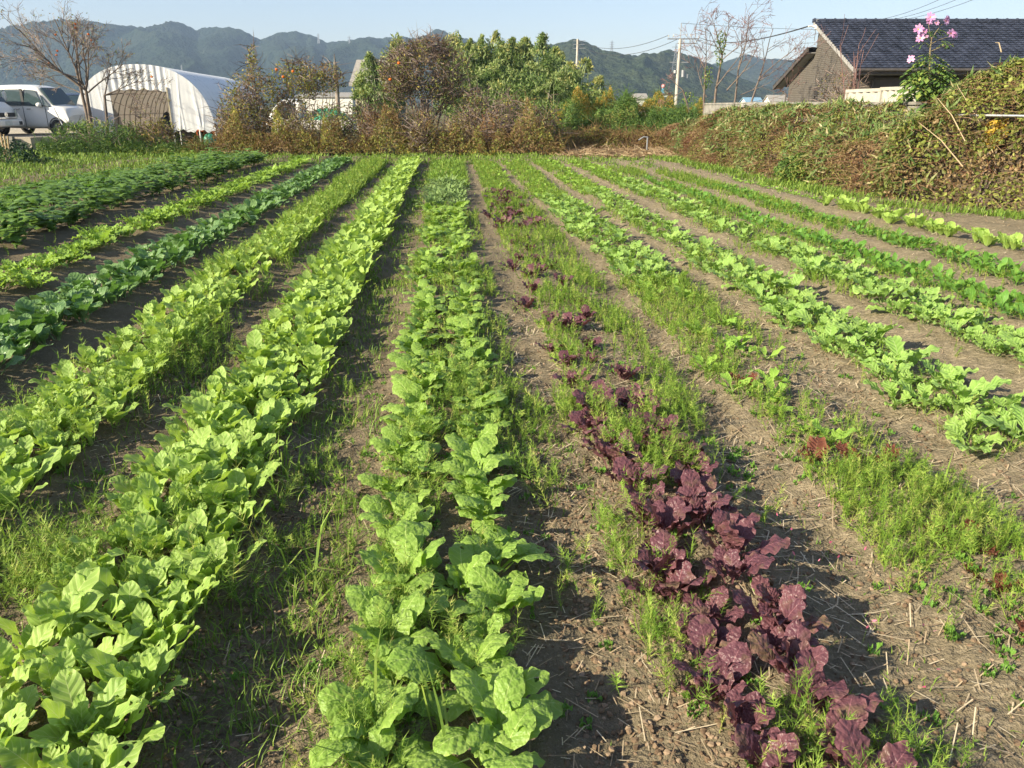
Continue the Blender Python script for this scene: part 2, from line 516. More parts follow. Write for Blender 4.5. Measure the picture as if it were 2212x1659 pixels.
LEAF = dict(
    mustard=leafmat('pale_mustard_leaf', (0.245, 0.395, 0.080), (0.355, 0.495, 0.115), (0.52, 0.60, 0.22), (0.42, 0.60, 0.06), 0.32, 0.5, vein=0.5, bump=0.3),
    crinkle=leafmat('crinkled_mustard_leaf', (0.205, 0.345, 0.060), (0.30, 0.44, 0.085), (0.44, 0.55, 0.17), (0.36, 0.58, 0.04), 0.3, 0.42, vein=0.34, bump=0.45, cells=80),
    purple=leafmat('purple_mustard_leaf', (0.108, 0.044, 0.060), (0.170, 0.074, 0.084), (0.27, 0.12, 0.135), (0.20, 0.07, 0.06), 0.20, 0.36, vein=0.32, bump=0.5, cells=80, speck=(0.19, 0.19, 0.06)),
    komatsuna=leafmat('dark_komatsuna_leaf', (0.11, 0.205, 0.07), (0.185, 0.30, 0.10), (0.34, 0.46, 0.22), (0.16, 0.34, 0.04), 0.24, 0.36, vein=0.18, bump=0.4),
    mizuna=leafmat('frilly_mizuna_leaf', (0.22, 0.38, 0.055), (0.33, 0.48, 0.085), (0.45, 0.55, 0.25), (0.36, 0.56, 0.05), 0.3, 0.5, vein=0.1, bump=0.3),
    potato=leafmat('dark_bean_leaf', (0.095, 0.18, 0.03), (0.175, 0.29, 0.05), (0.20, 0.32, 0.11), (0.15, 0.33, 0.03), 0.24, 0.45, vein=0.15, bump=0.3),
    turnip=leafmat('turnip_leaf', (0.235, 0.41, 0.085), (0.34, 0.49, 0.115), (0.48, 0.57, 0.26), (0.36, 0.60, 0.05), 0.3, 0.45, vein=0.28, bump=0.6),
    spinach=leafmat('spinach_leaf', (0.105, 0.26, 0.04), (0.19, 0.36, 0.05), (0.30, 0.44, 0.14), (0.24, 0.46, 0.04), 0.28, 0.42, vein=0.18, bump=0.4),
    cabbage=leafmat('yellow_cabbage_leaf', (0.27, 0.43, 0.08), (0.36, 0.51, 0.10), (0.52, 0.60, 0.28), (0.50, 0.66, 0.08), 0.32, 0.45, vein=0.22, bump=0.6),
    redlettuce=leafmat('red_lettuce_leaf', (0.14, 0.045, 0.030), (0.20, 0.085, 0.05), (0.32, 0.16, 0.09), (0.36, 0.08, 0.04), 0.3, 0.4, vein=0.2, bump=0.6),
    silver=leafmat('silvery_leaf', (0.17, 0.28, 0.075), (0.26, 0.36, 0.12), (0.32, 0.38, 0.22), (0.22, 0.34, 0.10), 0.2, 0.55, vein=0.1, bump=0.3),
    sprout=leafmat('young_sprout_leaf', (0.22, 0.42, 0.06), (0.34, 0.52, 0.08), (0.45, 0.55, 0.20), (0.40, 0.62, 0.05), 0.3, 0.45, vein=0.1, bump=0.3),
)
SHAPE = dict(
    mustard=dict(n=10, L=0.168, Wd=0.066, e_out=52, e_in=82, drop=34, spread=0.03, pf=0.24, cup=0.13, ruf=0.005, rf=2.6, lobe=0.035, lf=5.5, a=1.3, bexp=0.56, nv=15, holes=0.012),
    crinkle=dict(n=10, L=0.195, Wd=0.095, e_out=40, e_in=80, drop=75, spread=0.025, pf=0.30, cup=-0.18, ruf=0.006, rf=3, lobe=0.03, lf=7, a=1.1, bexp=0.52, puck=0.0028, holes=0.006),
    purple=dict(n=10, L=0.165, Wd=0.080, e_out=50, e_in=80, drop=50, spread=0.03, pf=0.30, cup=-0.10, ruf=0.008, rf=3, lobe=0.06, lf=7, a=1.18, bexp=0.55, puck=0.0025, holes=0.003),
    komatsuna=dict(n=9, L=0.22, Wd=0.088, e_out=48, e_in=82, drop=36, spread=0.03, pf=0.36, cup=0.14, ruf=0.006, rf=2, lobe=0.03, lf=4, a=1.2, bexp=0.5),
    mizuna=dict(n=22, L=0.21, Wd=0.055, e_out=35, e_in=82, drop=60, spread=0.05, pf=0.2, cup=0.15, ruf=0.012, rf=5, lobe=0.45, lf=5, a=1.2, bexp=0.6, nv=13, nu=5),
    turnip=dict(n=8, L=0.21, Wd=0.09, e_out=34, e_in=74, drop=48, spread=0.03, pf=0.30, cup=0.12, ruf=0.010, rf=3, lobe=0.16, lf=4, a=1.45, bexp=0.6, holes=0.004),
    spinach=dict(n=9, L=0.17, Wd=0.055, e_out=30, e_in=76, drop=35, spread=0.02, pf=0.35, cup=0.15, ruf=0.004, rf=2, lobe=0.06, lf=3, a=0.95, bexp=0.7, nv=9, nu=5),
    cabbage=dict(n=11, L=0.30, Wd=0.15, e_out=45, e_in=84, drop=30, spread=0.04, pf=0.12, cup=0.25, ruf=0.014, rf=3.5, lobe=0.05, lf=6, a=1.25, bexp=0.5, nv=11, nu=7),
    redlettuce=dict(n=7, L=0.13, Wd=0.06, e_out=25, e_in=70, drop=30, spread=0.02, pf=0.15, cup=0.15, ruf=0.012, rf=4, lobe=0.35, lf=3.5, a=1.2, bexp=0.6),
    silver=dict(n=26, L=0.26, Wd=0.035, e_out=35, e_in=80, drop=45, spread=0.06, pf=0.1, cup=0.2, ruf=0.004, rf=3, lobe=0.4, lf=5, a=1.1, bexp=0.7, nv=10, nu=3),
)

def bean_plant(g, hi=True):
    """a low bush: stems carrying drooping three-part leaves"""
    b = MB()
    for s in range(9 if hi else 6):
        az = g.uniform(0, 6.28); ln = g.uniform(0.18, 0.42); el = rad(g.uniform(35, 82))
        tip = np.array([math.cos(az) * math.cos(el) * ln, math.sin(az) * math.cos(el) * ln, math.sin(el) * ln])
        if hi: b.tube([(0, 0, 0), tip * 0.5 + [0, 0, 0.03], tip], [0.005, 0.004, 0.002], 4, rnd=0.1)
        for q in range(7 if hi else 5):
            f = g.uniform(0.35, 1.05)
            P, U, F = make_leaf(g, g.uniform(0.12, 0.18), g.uniform(0.08, 0.115), pf=0.10, e0=g.uniform(0, 40), e1=g.uniform(-55, -10), cup=-0.15, ruf=0.003,
                                lobe=0.02, a=0.85, bexp=0.75, nv=7 if hi else 5, nu=3, az=az + g.normal(0, 1.3), base=tip * f + [0, 0, g.uniform(0, 0.05)])
            b.add(P, F, U, g.uniform(0, 1))
    return b

def proto(kind, n, hi=True, seed=0):
    g = np.random.default_rng(seed + hash_(kind))
    out = []
    for i in range(n):
        b = bean_plant(g, hi) if kind == 'potato' else make_plant(g, hi=hi, **SHAPE[kind])
        out.append(b)
    return out

def hash_(s):
    return sum(ord(c) * (i + 3) for i, c in enumerate(s))

class Crop:
    """one kind of vegetable: the nearest 300 as things, anything beyond as one mass"""
    def __init__(s, kind, name, cat, group):
        s.kind, s.name, s.cat, s.group, s.spots = kind, name, cat, group, []
    def line(s, X, y0, y1, step, labels, g, jx=0.03, size=1.0, skip=0.0, sizef=None):
        """labels(i, n) -> label of the i-th plant from the near end"""
        ys, y = [], y0
        while y < y1:
            ys.append(y); y += step * g.uniform(0.75, 1.3)
        ys = [q for q in ys if g.uniform() > skip]
        for i, q in enumerate(ys):
            sz = size * g.uniform(0.78, 1.15) * (sizef(q) if sizef else 1)
            s.spots.append((X + g.normal(0, jx), q, sz, labels(i, len(ys)), g.uniform(0, 6.28)))
    def build(s, limit=300, nvar=8):
        sp = sorted(s.spots, key=lambda p: p[0] ** 2 * 0.5 + p[1] ** 2)
        hi = [b.mesh(s.name, LEAF[s.kind], True) for b in proto(s.kind, nvar)]
        g = np.random.default_rng(5)
        for i, (x, y, sz, lab, az) in enumerate(sp[:limit]):
            o = bpy.data.objects.new(s.name, hi[int(g.integers(nvar))])
            o.location = (x, y, float(soil_h(np.array(x), np.array(y))) - 0.012)
            o.rotation_euler = (g.normal(0, 0.07), g.normal(0, 0.07), az)
            o.scale = (sz, sz, sz * g.uniform(0.9, 1.12))
            col.objects.link(o)
            tag(o, lab, s.cat, s.group)
        rest = sp[limit:]
        if rest:
            lo = proto(s.kind, 6, False, 3)
            b = MB()
            for x, y, sz, lab, az in rest:
                q = lo[int(g.integers(6))]
                ca, sa = math.cos(az) * sz, math.sin(az) * sz
                R = np.array([[ca, sa, 0], [-sa, ca, 0], [0, 0, sz]])
                z = float(soil_h(np.array(x), np.array(y))) - 0.01
                for V, U, (F, r, m) in zip(q.V, q.U, q.F):
                    b.V.append(V @ R + np.array([x, y, z])); b.U.append(U)
                n0 = b.n
                for (F, r, m) in q.F:
                    b.F.append((F + n0, r, m))
                b.n += q.n
            tag(b.build(s.name + '_mass', LEAF[s.kind], smooth=True), 'distant part of the ' + s.group + ', too far off to count', s.cat, kind='stuff')

ORD = ['nearest', 'second', 'third', 'fourth', 'fifth', 'sixth', 'seventh', 'eighth', 'ninth', 'tenth', 'eleventh', 'twelfth']
def namer(what, where, nn=10, start='near end'):
    def f(i, n):
        if i < nn:
            return '%s, %s from the %s of %s' % (what, ORD[i], start, where) if i else '%s at the %s of %s' % (what, start, where)
        if i < n * 0.5: return '%s in the middle stretch of %s' % (what, where)
        return '%s far along %s' % (what, where)
    return f

G = np.random.default_rng(11)
# wide pale green rows (third and fourth beds from the left of the centre)
c = Crop('mustard', 'mustard_plant', 'leafy vegetable', 'pale green smooth-leaved mustards')
for dx, wh in ((-0.19, 'outer left line'), (-0.07, 'inner left line'), (0.06, 'inner right line'), (0.18, 'outer right line')):
    c.line(-1.05 + dx, 1.1 + abs(dx) * 0.3, 23.0, 0.118, namer('pale mustard', wh + ' of the big pale row', 10), G, 0.03, 1.05, sizef=lambda y: 1.0 if y < 2 else 1.08)
for dx, wh in ((-0.2, 'outer left line'), (-0.07, 'inner left line'), (0.07, 'inner right line'), (0.19, 'outer right line')):
    c.line(-2.02 + dx, 2.3, 22.6, 0.14, namer('pale mustard', wh + ' of the weedy row', 10), G, 0.04, 1.08, skip=0.06, sizef=lambda y: 1.0 if y < 7 else (0.9 if y < 11 else 0.72))
c.build()
# crinkled green row in the centre
c = Crop('crinkle', 'crinkled_mustard_plant', 'leafy vegetable', 'crinkled green mustards of the centre row')
for X, wh in ((-0.22, 'left line of the centre row'), (0.09, 'right line of the centre row')):
    c.line(X, 1.18, 6.3, 0.135, namer('crinkled green mustard', wh, 11), G, 0.04, 1.0)
    c.line(X, 6.5, 12.4, 0.19, namer('half-buried mustard', 'weedy ' + wh, 2, 'near end'), G, 0.07, 1.0, skip=0.05)
c.build()
# purple row
c = Crop('purple', 'purple_mustard_plant', 'leafy vegetable', 'purple mustards')
for X, wh in ((0.73, 'left line of the purple row'), (0.96, 'right line of the purple row')):
    c.line(X, 1.28, 3.95, 0.115, namer('purple mustard', wh, 12), G, 0.035, 1.0)
    c.line(X, 4.2, 5.6, 0.32, namer('smaller purple mustard', 'sparse ' + wh, 4), G, 0.05, 0.9)
    c.line(X - 0.02, 6.1, 9.6, 0.45, namer('isolated purple mustard', 'weedy ' + wh, 5), G, 0.07, 0.8)
    c.line(X + 0.05, 10.0, 14.6, 0.27, namer('small purple mustard', 'distant ' + wh, 6), G, 0.1, 1.0)
c.build()
# dark green row
c = Crop('komatsuna', 'komatsuna_plant', 'leafy vegetable', 'dark green spoon-leaved komatsuna')
for X, wh in ((-3.14, 'left line of the dark row'), (-2.97, 'middle line of the dark row'), (-2.80, 'right line of the dark row')):
    c.line(X, 4.1, 22.8, 0.125, namer('dark spoon-leaved vegetable', wh, 8), G, 0.045, 1.0, sizef=lambda y: 1.0 if y < 9 else 0.9)
c.build()
# frilly pale row
c = Crop('mizuna', 'mizuna_plant', 'leafy vegetable', 'frilly pale mizuna tufts')
c.line(-4.0, 5.9, 22.6, 0.2, namer('frilly pale green tuft', 'narrow feathery row', 8), G, 0.09, 1.25, skip=0.05)
c.build()
# dark bushy rows at the left
c = Crop('potato', 'bean_bush', 'bean plant', 'dark green bean bushes on the left')
for X, y0, wh in ((-5.25, 7.6, 'front bushy row'), (-6.15, 9.0, 'back bushy row')):
    c.line(X, y0, 22.4, 0.33, namer('dark green bean bush', wh, 8), G, 0.09, 1.05)
c.build()
# turnip rows on the right
c = Crop('turnip', 'turnip_plant', 'leafy vegetable', 'wavy-leaved turnip tops')
for dx, wh in ((-0.2, 'left of the short turnip row'), (0.0, 'middle of the short turnip row'), (0.19, 'right of the short turnip row')):
    c.line(1.82 + dx, 6.7, 13.2, 0.17, namer('wavy light green turnip', wh, 6), G, 0.06, 0.85)
for dx, wh in ((-0.13, 'left of the long turnip row'), (0.13, 'right of the long turnip row')):
    c.line(2.66 + dx, 3.15, 7.0, 0.15, namer('lobed light green turnip', wh, 9), G, 0.06, 1.05)
    c.line(2.68 + dx, 7.0, 14.5, 0.17, namer('small turnip', 'middle of the ' + wh, 0), G, 0.06, 0.8)
for dx, wh in ((-0.12, 'left of the outer turnip row'), (0.13, 'right of the outer turnip row')):
    c.line(3.62 + dx, 3.9, 16.5, 0.17, namer('broad green turnip', wh, 9), G, 0.06, 1.05, sizef=lambda y: 1.05 if y < 8 else 0.85)
c.build()
c = Crop('spinach', 'spinach_plant', 'leafy vegetable', 'low dark green spinach')
for X, y0, y1, wh in ((4.22, 5.0, 17, 'left first spinach line'), (4.42, 5.0, 16, 'right first spinach line'), (5.14, 6.0, 16, 'left outer spinach line'), (5.34, 6.0, 15, 'right outer spinach line')):
    c.line(X, y0, y1, 0.16, namer('low spinach plant', wh, 6), G, 0.04, 1.0, sizef=lambda y: 1.05 if y < 9 else 0.85)
c.build()
c = Crop('cabbage', 'cabbage_plant', 'cabbage', 'upright yellow-green cabbages')
c.line(6.18, 7.5, 12.4, 0.22, namer('upright yellow-green cabbage', 'short cabbage row', 12), G, 0.06, 0.74)
c.build()
c = Crop('redlettuce', 'red_lettuce', 'lettuce', 'small red lettuces among weeds')
for x, y, s_, lab in ((1.62, 3.05, 1.2, 'tall red oak-leaf lettuce behind the grassy clump'), (1.78, 3.0, 1.0, 'red lettuce right of the tall red one'), (1.92, 2.95, 1.05, 'drooping red lettuce at the right of its group'), (1.70, 4.1, 1.0, 'lone red lettuce in weeds beside the turnips'),
                     (1.86, 2.32, 1.0, 'red lettuce sunk in the grassy clump'), (1.80, 2.05, 0.9, 'small red lettuce right of the purple row'), (1.72, 1.75, 0.95, 'red lettuce with curled leaves by the right edge')):
    c.spots.append((x, y, s_, lab, x * 40))
c.build(nvar=4)
c = Crop('silver', 'silvery_leaf_plant', 'leafy vegetable', 'silvery grey tufts in the centre row')
for dx, wh in ((-0.3, 'left line of the silvery patch'), (-0.08, 'middle line of the silvery patch'), (0.14, 'right line of the silvery patch')):
    c.line(dx, 12.4, 16.2, 0.3, namer('grey-green narrow-leaved tuft', wh, 4), G, 0.05, 1.0)
c.build(nvar=4)
# ------------------------------------------------------------------ weeds, grass, litter (nobody could count them)
def bend(P, T0):  # helper kept tiny
    return P + T0

def horsetails(g, X, Y, hgt, wb, whorls, per):
    """thin jointed stems with rings of needle branches; returns vertices, faces, rnd"""
    n = len(X)
    Z = soil_h(X, Y) - 0.01
    base = np.stack([X, Y, Z], -1)
    az = g.uniform(0, 6.283, n); lean = np.abs(g.normal(0.35, 0.28, n))
    d = np.stack([np.cos(az) * np.sin(lean), np.sin(az) * np.sin(lean), np.cos(lean)], -1)
    side = np.stack([-np.sin(az), np.cos(az), 0 * az], -1)
    tip = base + d * hgt[:, None]
    rn = g.uniform(0, 1, n)
    V, F, R = [], [], []
    w = wb[:, None]
    V.append(np.stack([base - side * w, base + side * w, tip], 1).reshape(-1, 3)); R.append(rn)
    q = np.cross(d, side)
    V.append(np.stack([base - q * w, base + q * w, tip], 1).reshape(-1, 3)); R.append(rn)
    for k in range(whorls):
        f = 0.18 + 0.75 * (k + g.uniform(0, 0.5, n)) / whorls
        p = base + d * (hgt * f)[:, None]
        for j in range(per):
            a = j * 6.283 / per + g.uniform(0, 6.283, n)
            o = np.cos(a)[:, None] * side + np.sin(a)[:, None] * q
            up = g.uniform(0.35, 0.9, n)[:, None]
            bl = (hgt * g.uniform(0.22, 0.42, n) * (1.05 - 0.7 * f))[:, None]
            t = p + (o * 0.8 + d * up) * bl + np.array([0, 0, -0.12]) * bl
            sd = np.cross(o, d) * w * 0.85
            V.append(np.stack([p - sd, p + sd, t], 1).reshape(-1, 3)); R.append(np.clip(rn + g.normal(0, 0.15, n), 0, 1))
    V = np.concatenate(V)
    return V, np.arange(len(V)).reshape(-1, 3), np.concatenate(R)

def blades(g, X, Y, Z, hgt, wb, lean_m=0.5, droop=0.6):
    """grass blades, each a tapering two-piece ribbon"""
    n = len(X)
    base = np.stack([X, Y, Z], -1)
    az = g.uniform(0, 6.283, n); lean = np.abs(g.normal(lean_m, 0.3, n))
    o = np.stack([np.cos(az), np.sin(az), 0 * az], -1)
    side = np.stack([-np.sin(az), np.cos(az), 0 * az], -1) * wb[:, None]
    up = np.array([0, 0, 1.0])
    m = base + (o * np.sin(lean)[:, None] + up * np.cos(lean)[:, None]) * (hgt * 0.55)[:, None]
    l2 = lean + droop * g.uniform(0.3, 1.4, n)
    t = m + (o * np.sin(l2)[:, None] + up * np.cos(l2)[:, None]) * (hgt * 0.45)[:, None]
    V = np.stack([base - side, base + side, m + side * 0.8, m - side * 0.8, t], 1)
    i = np.arange(n)[:, None] * 5
    F4 = i + np.array([[0, 1, 2, 3]]); F3 = i + np.array([[3, 2, 4]])
    return V.reshape(-1, 3), F4, F3

def add_blades(b, g, X, Y, Z, h, w, rnd, **k):
    V, F4, F3 = blades(g, X, Y, Z, h, w, **k)
    b.add(V, F4, None, rnd)
    b.F.append((F3 + b.n - len(V), np.asarray(rnd, float), np.zeros(len(F3), int)))

def clump_pick(g, x0, x1, y0, y1, n, scale=1.6, thr=-0.1, seed=31):
    X = g.uniform(x0, x1, n * 4); Y = g.uniform(y0, y1, n * 4)
    s = vnoise(X * scale * 2, Y * scale, seed) + 0.5 * vnoise(X * scale * 5, Y * scale * 5, seed + 1) + g.normal(0, 0.25, n * 4)
    k = np.where(s > thr)[0][:n]
    return X[k], Y[k]

m_horse = foliage('horsetail_green', [(0, (0.13, 0.235, 0.03)), (0.5, (0.225, 0.35, 0.05)), (0.85, (0.32, 0.43, 0.075)), (1, (0.40, 0.42, 0.12))], 0.25)
g = np.random.default_rng(3)
b = MB()
PATCH = [  # x0 x1 y0 y1 count height whorls per threshold
    (-0.35, 0.35, 1.05, 2.0, 260, 0.15, 7, 5, 0.05), (-0.28, 0.10, 1.9, 4.2, 420, 0.16, 7, 5, -0.1), (0.18, 0.48, 1.6, 4.2, 200, 0.15, 7, 5, 0.1), (-0.38, 0.38, 4.0, 8.0, 600, 0.15, 6, 4, 0.0), (-0.4, 0.4, 7, 12.5, 650, 0.13, 5, 4, -0.1),
    (-0.75, -0.42, 1.3, 4.5, 110, 0.10, 7, 5, 0.35), (-0.8, -0.4, 4.5, 10, 120, 0.11, 5, 4, 0.2), (-1.75, -1.35, 1.4, 6, 150, 0.15, 6, 4, 0.3), (-1.6, -1.25, 1.2, 3.2, 160, 0.18, 7, 5, 0.0), (-1.5, -0.7, 1.2, 3.2, 90, 0.22, 7, 5, 0.2),
    (-2.35, -1.6, 2.4, 8, 420, 0.22, 6, 5, 0.15), (-2.3, -1.7, 8, 22.5, 1900, 0.2, 4, 4, -0.4),
    (0.55, 1.28, 1.1, 4.0, 640, 0.15, 7, 5, 0.1), (0.65, 1.35, 4.0, 7.5, 900, 0.14, 6, 4, -0.2), (0.6, 1.4, 7.5, 14.5, 1700, 0.14, 5, 4, -0.4), (0.7, 1.3, 14.5, 22.8, 900, 0.14, 4, 3, -1.0),
    (1.52, 2.05, 2.2, 2.95, 620, 0.13, 7, 5, -0.4), (0.55, 0.95, 1.08, 1.6, 170, 0.15, 7, 5, 0.0), (0.98, 1.3, 1.1, 2.4, 170, 0.14, 7, 5, 0.1), (-0.7, -0.38, 1.1, 3.5, 80, 0.10, 7, 5, 0.1), (0.7, 1.0, 2.0, 5, 200, 0.16, 7, 5, 0.0), (1.5, 2.1, 1.5, 2.3, 150, 0.13, 6, 5, 0.25), (1.55, 2.05, 3.1, 4.2, 200, 0.13, 6, 4, 0.0), (1.5, 2.15, 4.2, 6.8, 900, 0.14, 6, 4, -0.4), (1.55, 2.1, 6.8, 13, 260, 0.12, 5, 4, 0.2), (1.5, 2.1, 13, 22.8, 900, 0.14, 4, 3, -0.6),
    (2.4, 3.0, 3, 8, 450, 0.13, 6, 4, 0.1), (2.4, 2.95, 8, 14.5, 300, 0.13, 4, 4, 0.1), (2.4, 2.95, 14.5, 23, 700, 0.12, 4, 3, -0.5),
    (3.3, 3.95, 4.5, 12, 700, 0.14, 5, 4, 0.0), (3.35, 3.9, 12, 23, 600, 0.12, 4, 3, -0.3), (4.0, 4.65, 5, 20, 1500, 0.13, 4, 4, -0.1), (4.95, 5.55, 6, 19, 1500, 0.13, 4, 4, -0.1),
    (-4.3, -3.7, 6, 22, 260, 0.14, 4, 4, 0.2), (-5.0, -4.6, 7, 22, 120, 0.14, 4, 4, 0.2),
    (-0.4, 0.8, 1.0, 1.3, 110, 0.13, 6, 5, 0.0),
]
for x0, x1, y0, y1, n, h, wh, per, th_ in PATCH:
    X, Y = clump_pick(g, x0, x1, y0, y1, n, thr=th_)
    hh = h * g.uniform(0.55, 1.3, len(X))
    wb = 0.0007 + 0.00035 * np.hypot(X, Y)
    V, F, R = horsetails(g, X, Y, hh, wb, wh, per)
    b.add(V, F, None, R)
tag(b.build('horsetail_weeds', m_horse), 'feathery green horsetail weeds growing through the vegetable rows', 'weeds', kind='stuff')

# short grass and seedlings on the paths
m_grass = foliage('grass_green', [(0, (0.11, 0.14, 0.03)), (0.3, (0.11, 0.20, 0.03)), (0.7, (0.20, 0.30, 0.045)), (0.93, (0.29, 0.35, 0.08)), (1, (0.38, 0.32, 0.16))], 0.25)
b = MB()
for x0, x1, y0, y1, n, h, th_ in [(-3, 2.6, 1.0, 4.0, 2600, 0.04, 0.3), (-0.9, -0.38, 1.1, 4, 2600, 0.085, 0.0), (-0.9, -0.38, 4, 9, 2200, 0.065, -0.1), (-1.85, -1.3, 1.3, 5, 2600, 0.085, -0.1), (-1.8, -1.3, 5, 10, 1400, 0.06, 0.05), (0.28, 0.6, 1.1, 8, 1300, 0.045, 0.15), (-2.7, -2.2, 3, 12, 900, 0.05, 0.2), (-0.85, -0.45, 7, 21, 2500, 0.07, -0.2), (-1.8, -1.4, 8, 21, 1600, 0.07, -0.1),
                                  (0.3, 0.75, 1.2, 12, 700, 0.04, 0.35), (1.3, 2.5, 1.4, 8, 1500, 0.045, 0.25), (-4.7, 6.8, 10, 21.5, 2400, 0.06, 0.35), (-26, -8.4, 12, 30, 42000, 0.11, -1.2),
                                  (0.65, 1.3, 13.5, 22.5, 1500, 0.10, -0.6), (1.5, 2.1, 13, 22.5, 1500, 0.10, -0.6), (2.4, 2.95, 14, 22.5, 1400, 0.10, -0.6), (3.35, 3.9, 16, 22.5, 900, 0.10, -0.6), (4.05, 4.6, 10, 22, 1200, 0.09, -0.3), (5.0, 5.5, 10, 22, 1200, 0.09, -0.3),
                                  (-6.6, 7.4, 22.3, 26.2, 8000, 0.12, -0.6), (-8.6, -6.7, 10, 28, 7000, 0.13, -0.7), (6.4, 8.8, 9, 24, 6500, 0.13, 0.25), (6.6, 8.2, 11, 22, 500, 0.2, 0.3), (-0.45, 0.4, 16, 22.8, 5500, 0.16, -2), (-2.3, -1.7, 13, 22.8, 2600, 0.16, -1)]:
    X, Y = clump_pick(g, x0, x1, y0, y1, n, thr=th_, seed=51)
    if x0 == 6.4:
        toe = np.interp(Y, [9, 11.2, 13.1, 18.4, 24], [9.2, 8.7, 7.5, 6.95, 7.0]); X = toe + g.normal(-0.35, 0.2, len(X))
    r = np.hypot(X, Y)
    add_blades(b, g, X, Y, soil_h(X, Y) * (np.abs(X) < 10) - 0.02, h * g.uniform(0.4, 1.5, len(X)), 0.0012 + 0.0005 * r, g.beta(2.2, 2.2, len(X)))
# a few long grass leaves leaning over the near rows
for cx_, cy_, n, hh in ((-0.12, 1.45, 16, 0.28), (-0.55, 2.35, 12, 0.26), (-1.62, 2.6, 14, 0.32), (-0.72, 3.2, 20, 0.22), (1.98, 2.6, 12, 0.2)):
    X = cx_ + g.normal(0, 0.07, n); Y = cy_ + g.normal(0, 0.08, n)
    add_blades(b, g, X, Y, soil_h(X, Y), hh * g.uniform(0.6, 1.3, n), np.full(n, 0.0042), g.uniform(0.45, 0.9, n), lean_m=0.6, droop=0.9)
tag(b.build('grass', m_grass), 'short green grass on the paths and field edge', 'grass', kind='stuff')

# low broad-leaved weeds: seedlings on the right and clover-like spots on the paths
def seedlings(name, label, cat, spots, g, L, m, n=5, e=25):
    b = MB()
    for x, y in spots:
        z = float(soil_h(np.array(x), np.array(y)))
        a0 = g.uniform(0, 6.28)
        for i in range(n):
            P, U, F = make_leaf(g, L * g.uniform(0.6, 1.3), L * 0.5, pf=0.3, e0=g.uniform(10, 60), e1=g.uniform(-10, e), lobe=0.1, lf=3, a=1.1, bexp=0.6, nv=6, nu=3, az=a0 + i * 2.4, base=(x, y, z))
            b.add(P, F, U, g.uniform())
    tag(b.build(name, m, smooth=True), label, cat, kind='stuff')
sp = [(6.2 + g.normal(0, 0.07), y) for y in np.arange(12.5, 17, 0.1)] + [(6.75 + g.normal(0, 0.05), y) for y in np.arange(7.5, 10.5, 0.12)] + [(7.0 + g.normal(0, .04), y) for y in np.arange(15, 22, 0.12)]
seedlings('sprout_rows', 'thin lines of tiny pale sprouts on the bare soil', 'seedlings', sp, g, 0.07, LEAF['sprout'])
sp = [(g.uniform(*r[:2]), g.uniform(*r[2:4])) for r in [(1.5, 2.1, 13, 22.5)] * 70 + [(2.4, 2.95, 14, 22.5)] * 110 + [(3.3, 3.9, 16, 22.5)] * 70 + [(0.7, 1.3, 14.5, 22.5)] * 40 + [(1.55, 2.1, 3.2, 6.6)] * 26 + [(-0.4, 0.3, 7, 12)] * 20 + [(-0.38, 0.3, 16.3, 22.8)] * 330]
seedlings('young_greens', 'small bright green leaves scattered through the weedy far rows', 'seedlings', sp, g, 0.12, LEAF['sprout'], 5, 30)
sp = [(g.uniform(-2.6, 2.4), g.uniform(1.1, 5)) for _ in range(260)] + [(g.uniform(1.5, 2.1), g.uniform(1.5, 2.2)) for _ in range(60)] + [(g.uniform(1.2, 1.75), g.uniform(2.9, 3.4)) for _ in range(30)] + [(g.uniform(0.6, 1.3), g.uniform(1.1, 7)) for _ in range(130)] + [(g.uniform(-0.4, 0.35), g.uniform(1.1, 6)) for _ in range(110)]
seedlings('broadleaf_weeds', 'tiny round-leaved weeds dotted over the soil', 'weeds', sp, g, 0.032, LEAF['spinach'], 4, 20)
sp = [(g.uniform(-8.4, -7.0), g.uniform(12, 20)) for _ in range(260)]
seedlings('meadow_weeds', 'dark broad-leaved weeds in the grass left of the bean bushes', 'weeds', sp, g, 0.15, LEAF['potato'], 7, 20)

# straw bits and soil crumbs
b = MB()
n1 = 6500; X = np.concatenate([g.uniform(0.2, 2.6, n1), g.uniform(-3, 0.2, 1600), g.uniform(1.2, 8.2, 11000)]); Y = np.concatenate([g.uniform(1.0, 6, n1), g.uniform(1.0, 5, 1600), g.uniform(4, 23, 11000)])
a = g.uniform(0, 3.1416, len(X)); ln = g.gamma(2.0, 0.0105, len(X)) + 0.007; w = 0.0010 + 0.0003 * np.hypot(X, Y)
d = np.stack([np.cos(a), np.sin(a), g.normal(0.05, 0.12, len(X))], -1) * ln[:, None]
s = np.stack([-np.sin(a), np.cos(a), 0 * a], -1) * w[:, None]
p = np.stack([X, Y, soil_h(X, Y) + 0.004 + np.abs(d[:, 2])], -1)
V = np.stack([p - d - s, p + d - s, p + d + s, p - d + s], 1).reshape(-1, 3)
b.add(V, np.arange(len(V)).reshape(-1, 4), None, g.uniform(0, 1, len(X)))
m_straw = foliage('straw', [(0, (0.22, 0.15, 0.09)), (0.5, (0.42, 0.32, 0.20)), (1, (0.62, 0.52, 0.36))], 0.05, 0.7)
tag(b.build('straw_litter', m_straw), 'short bits of dry straw lying on the paths', 'straw', kind='stuff')

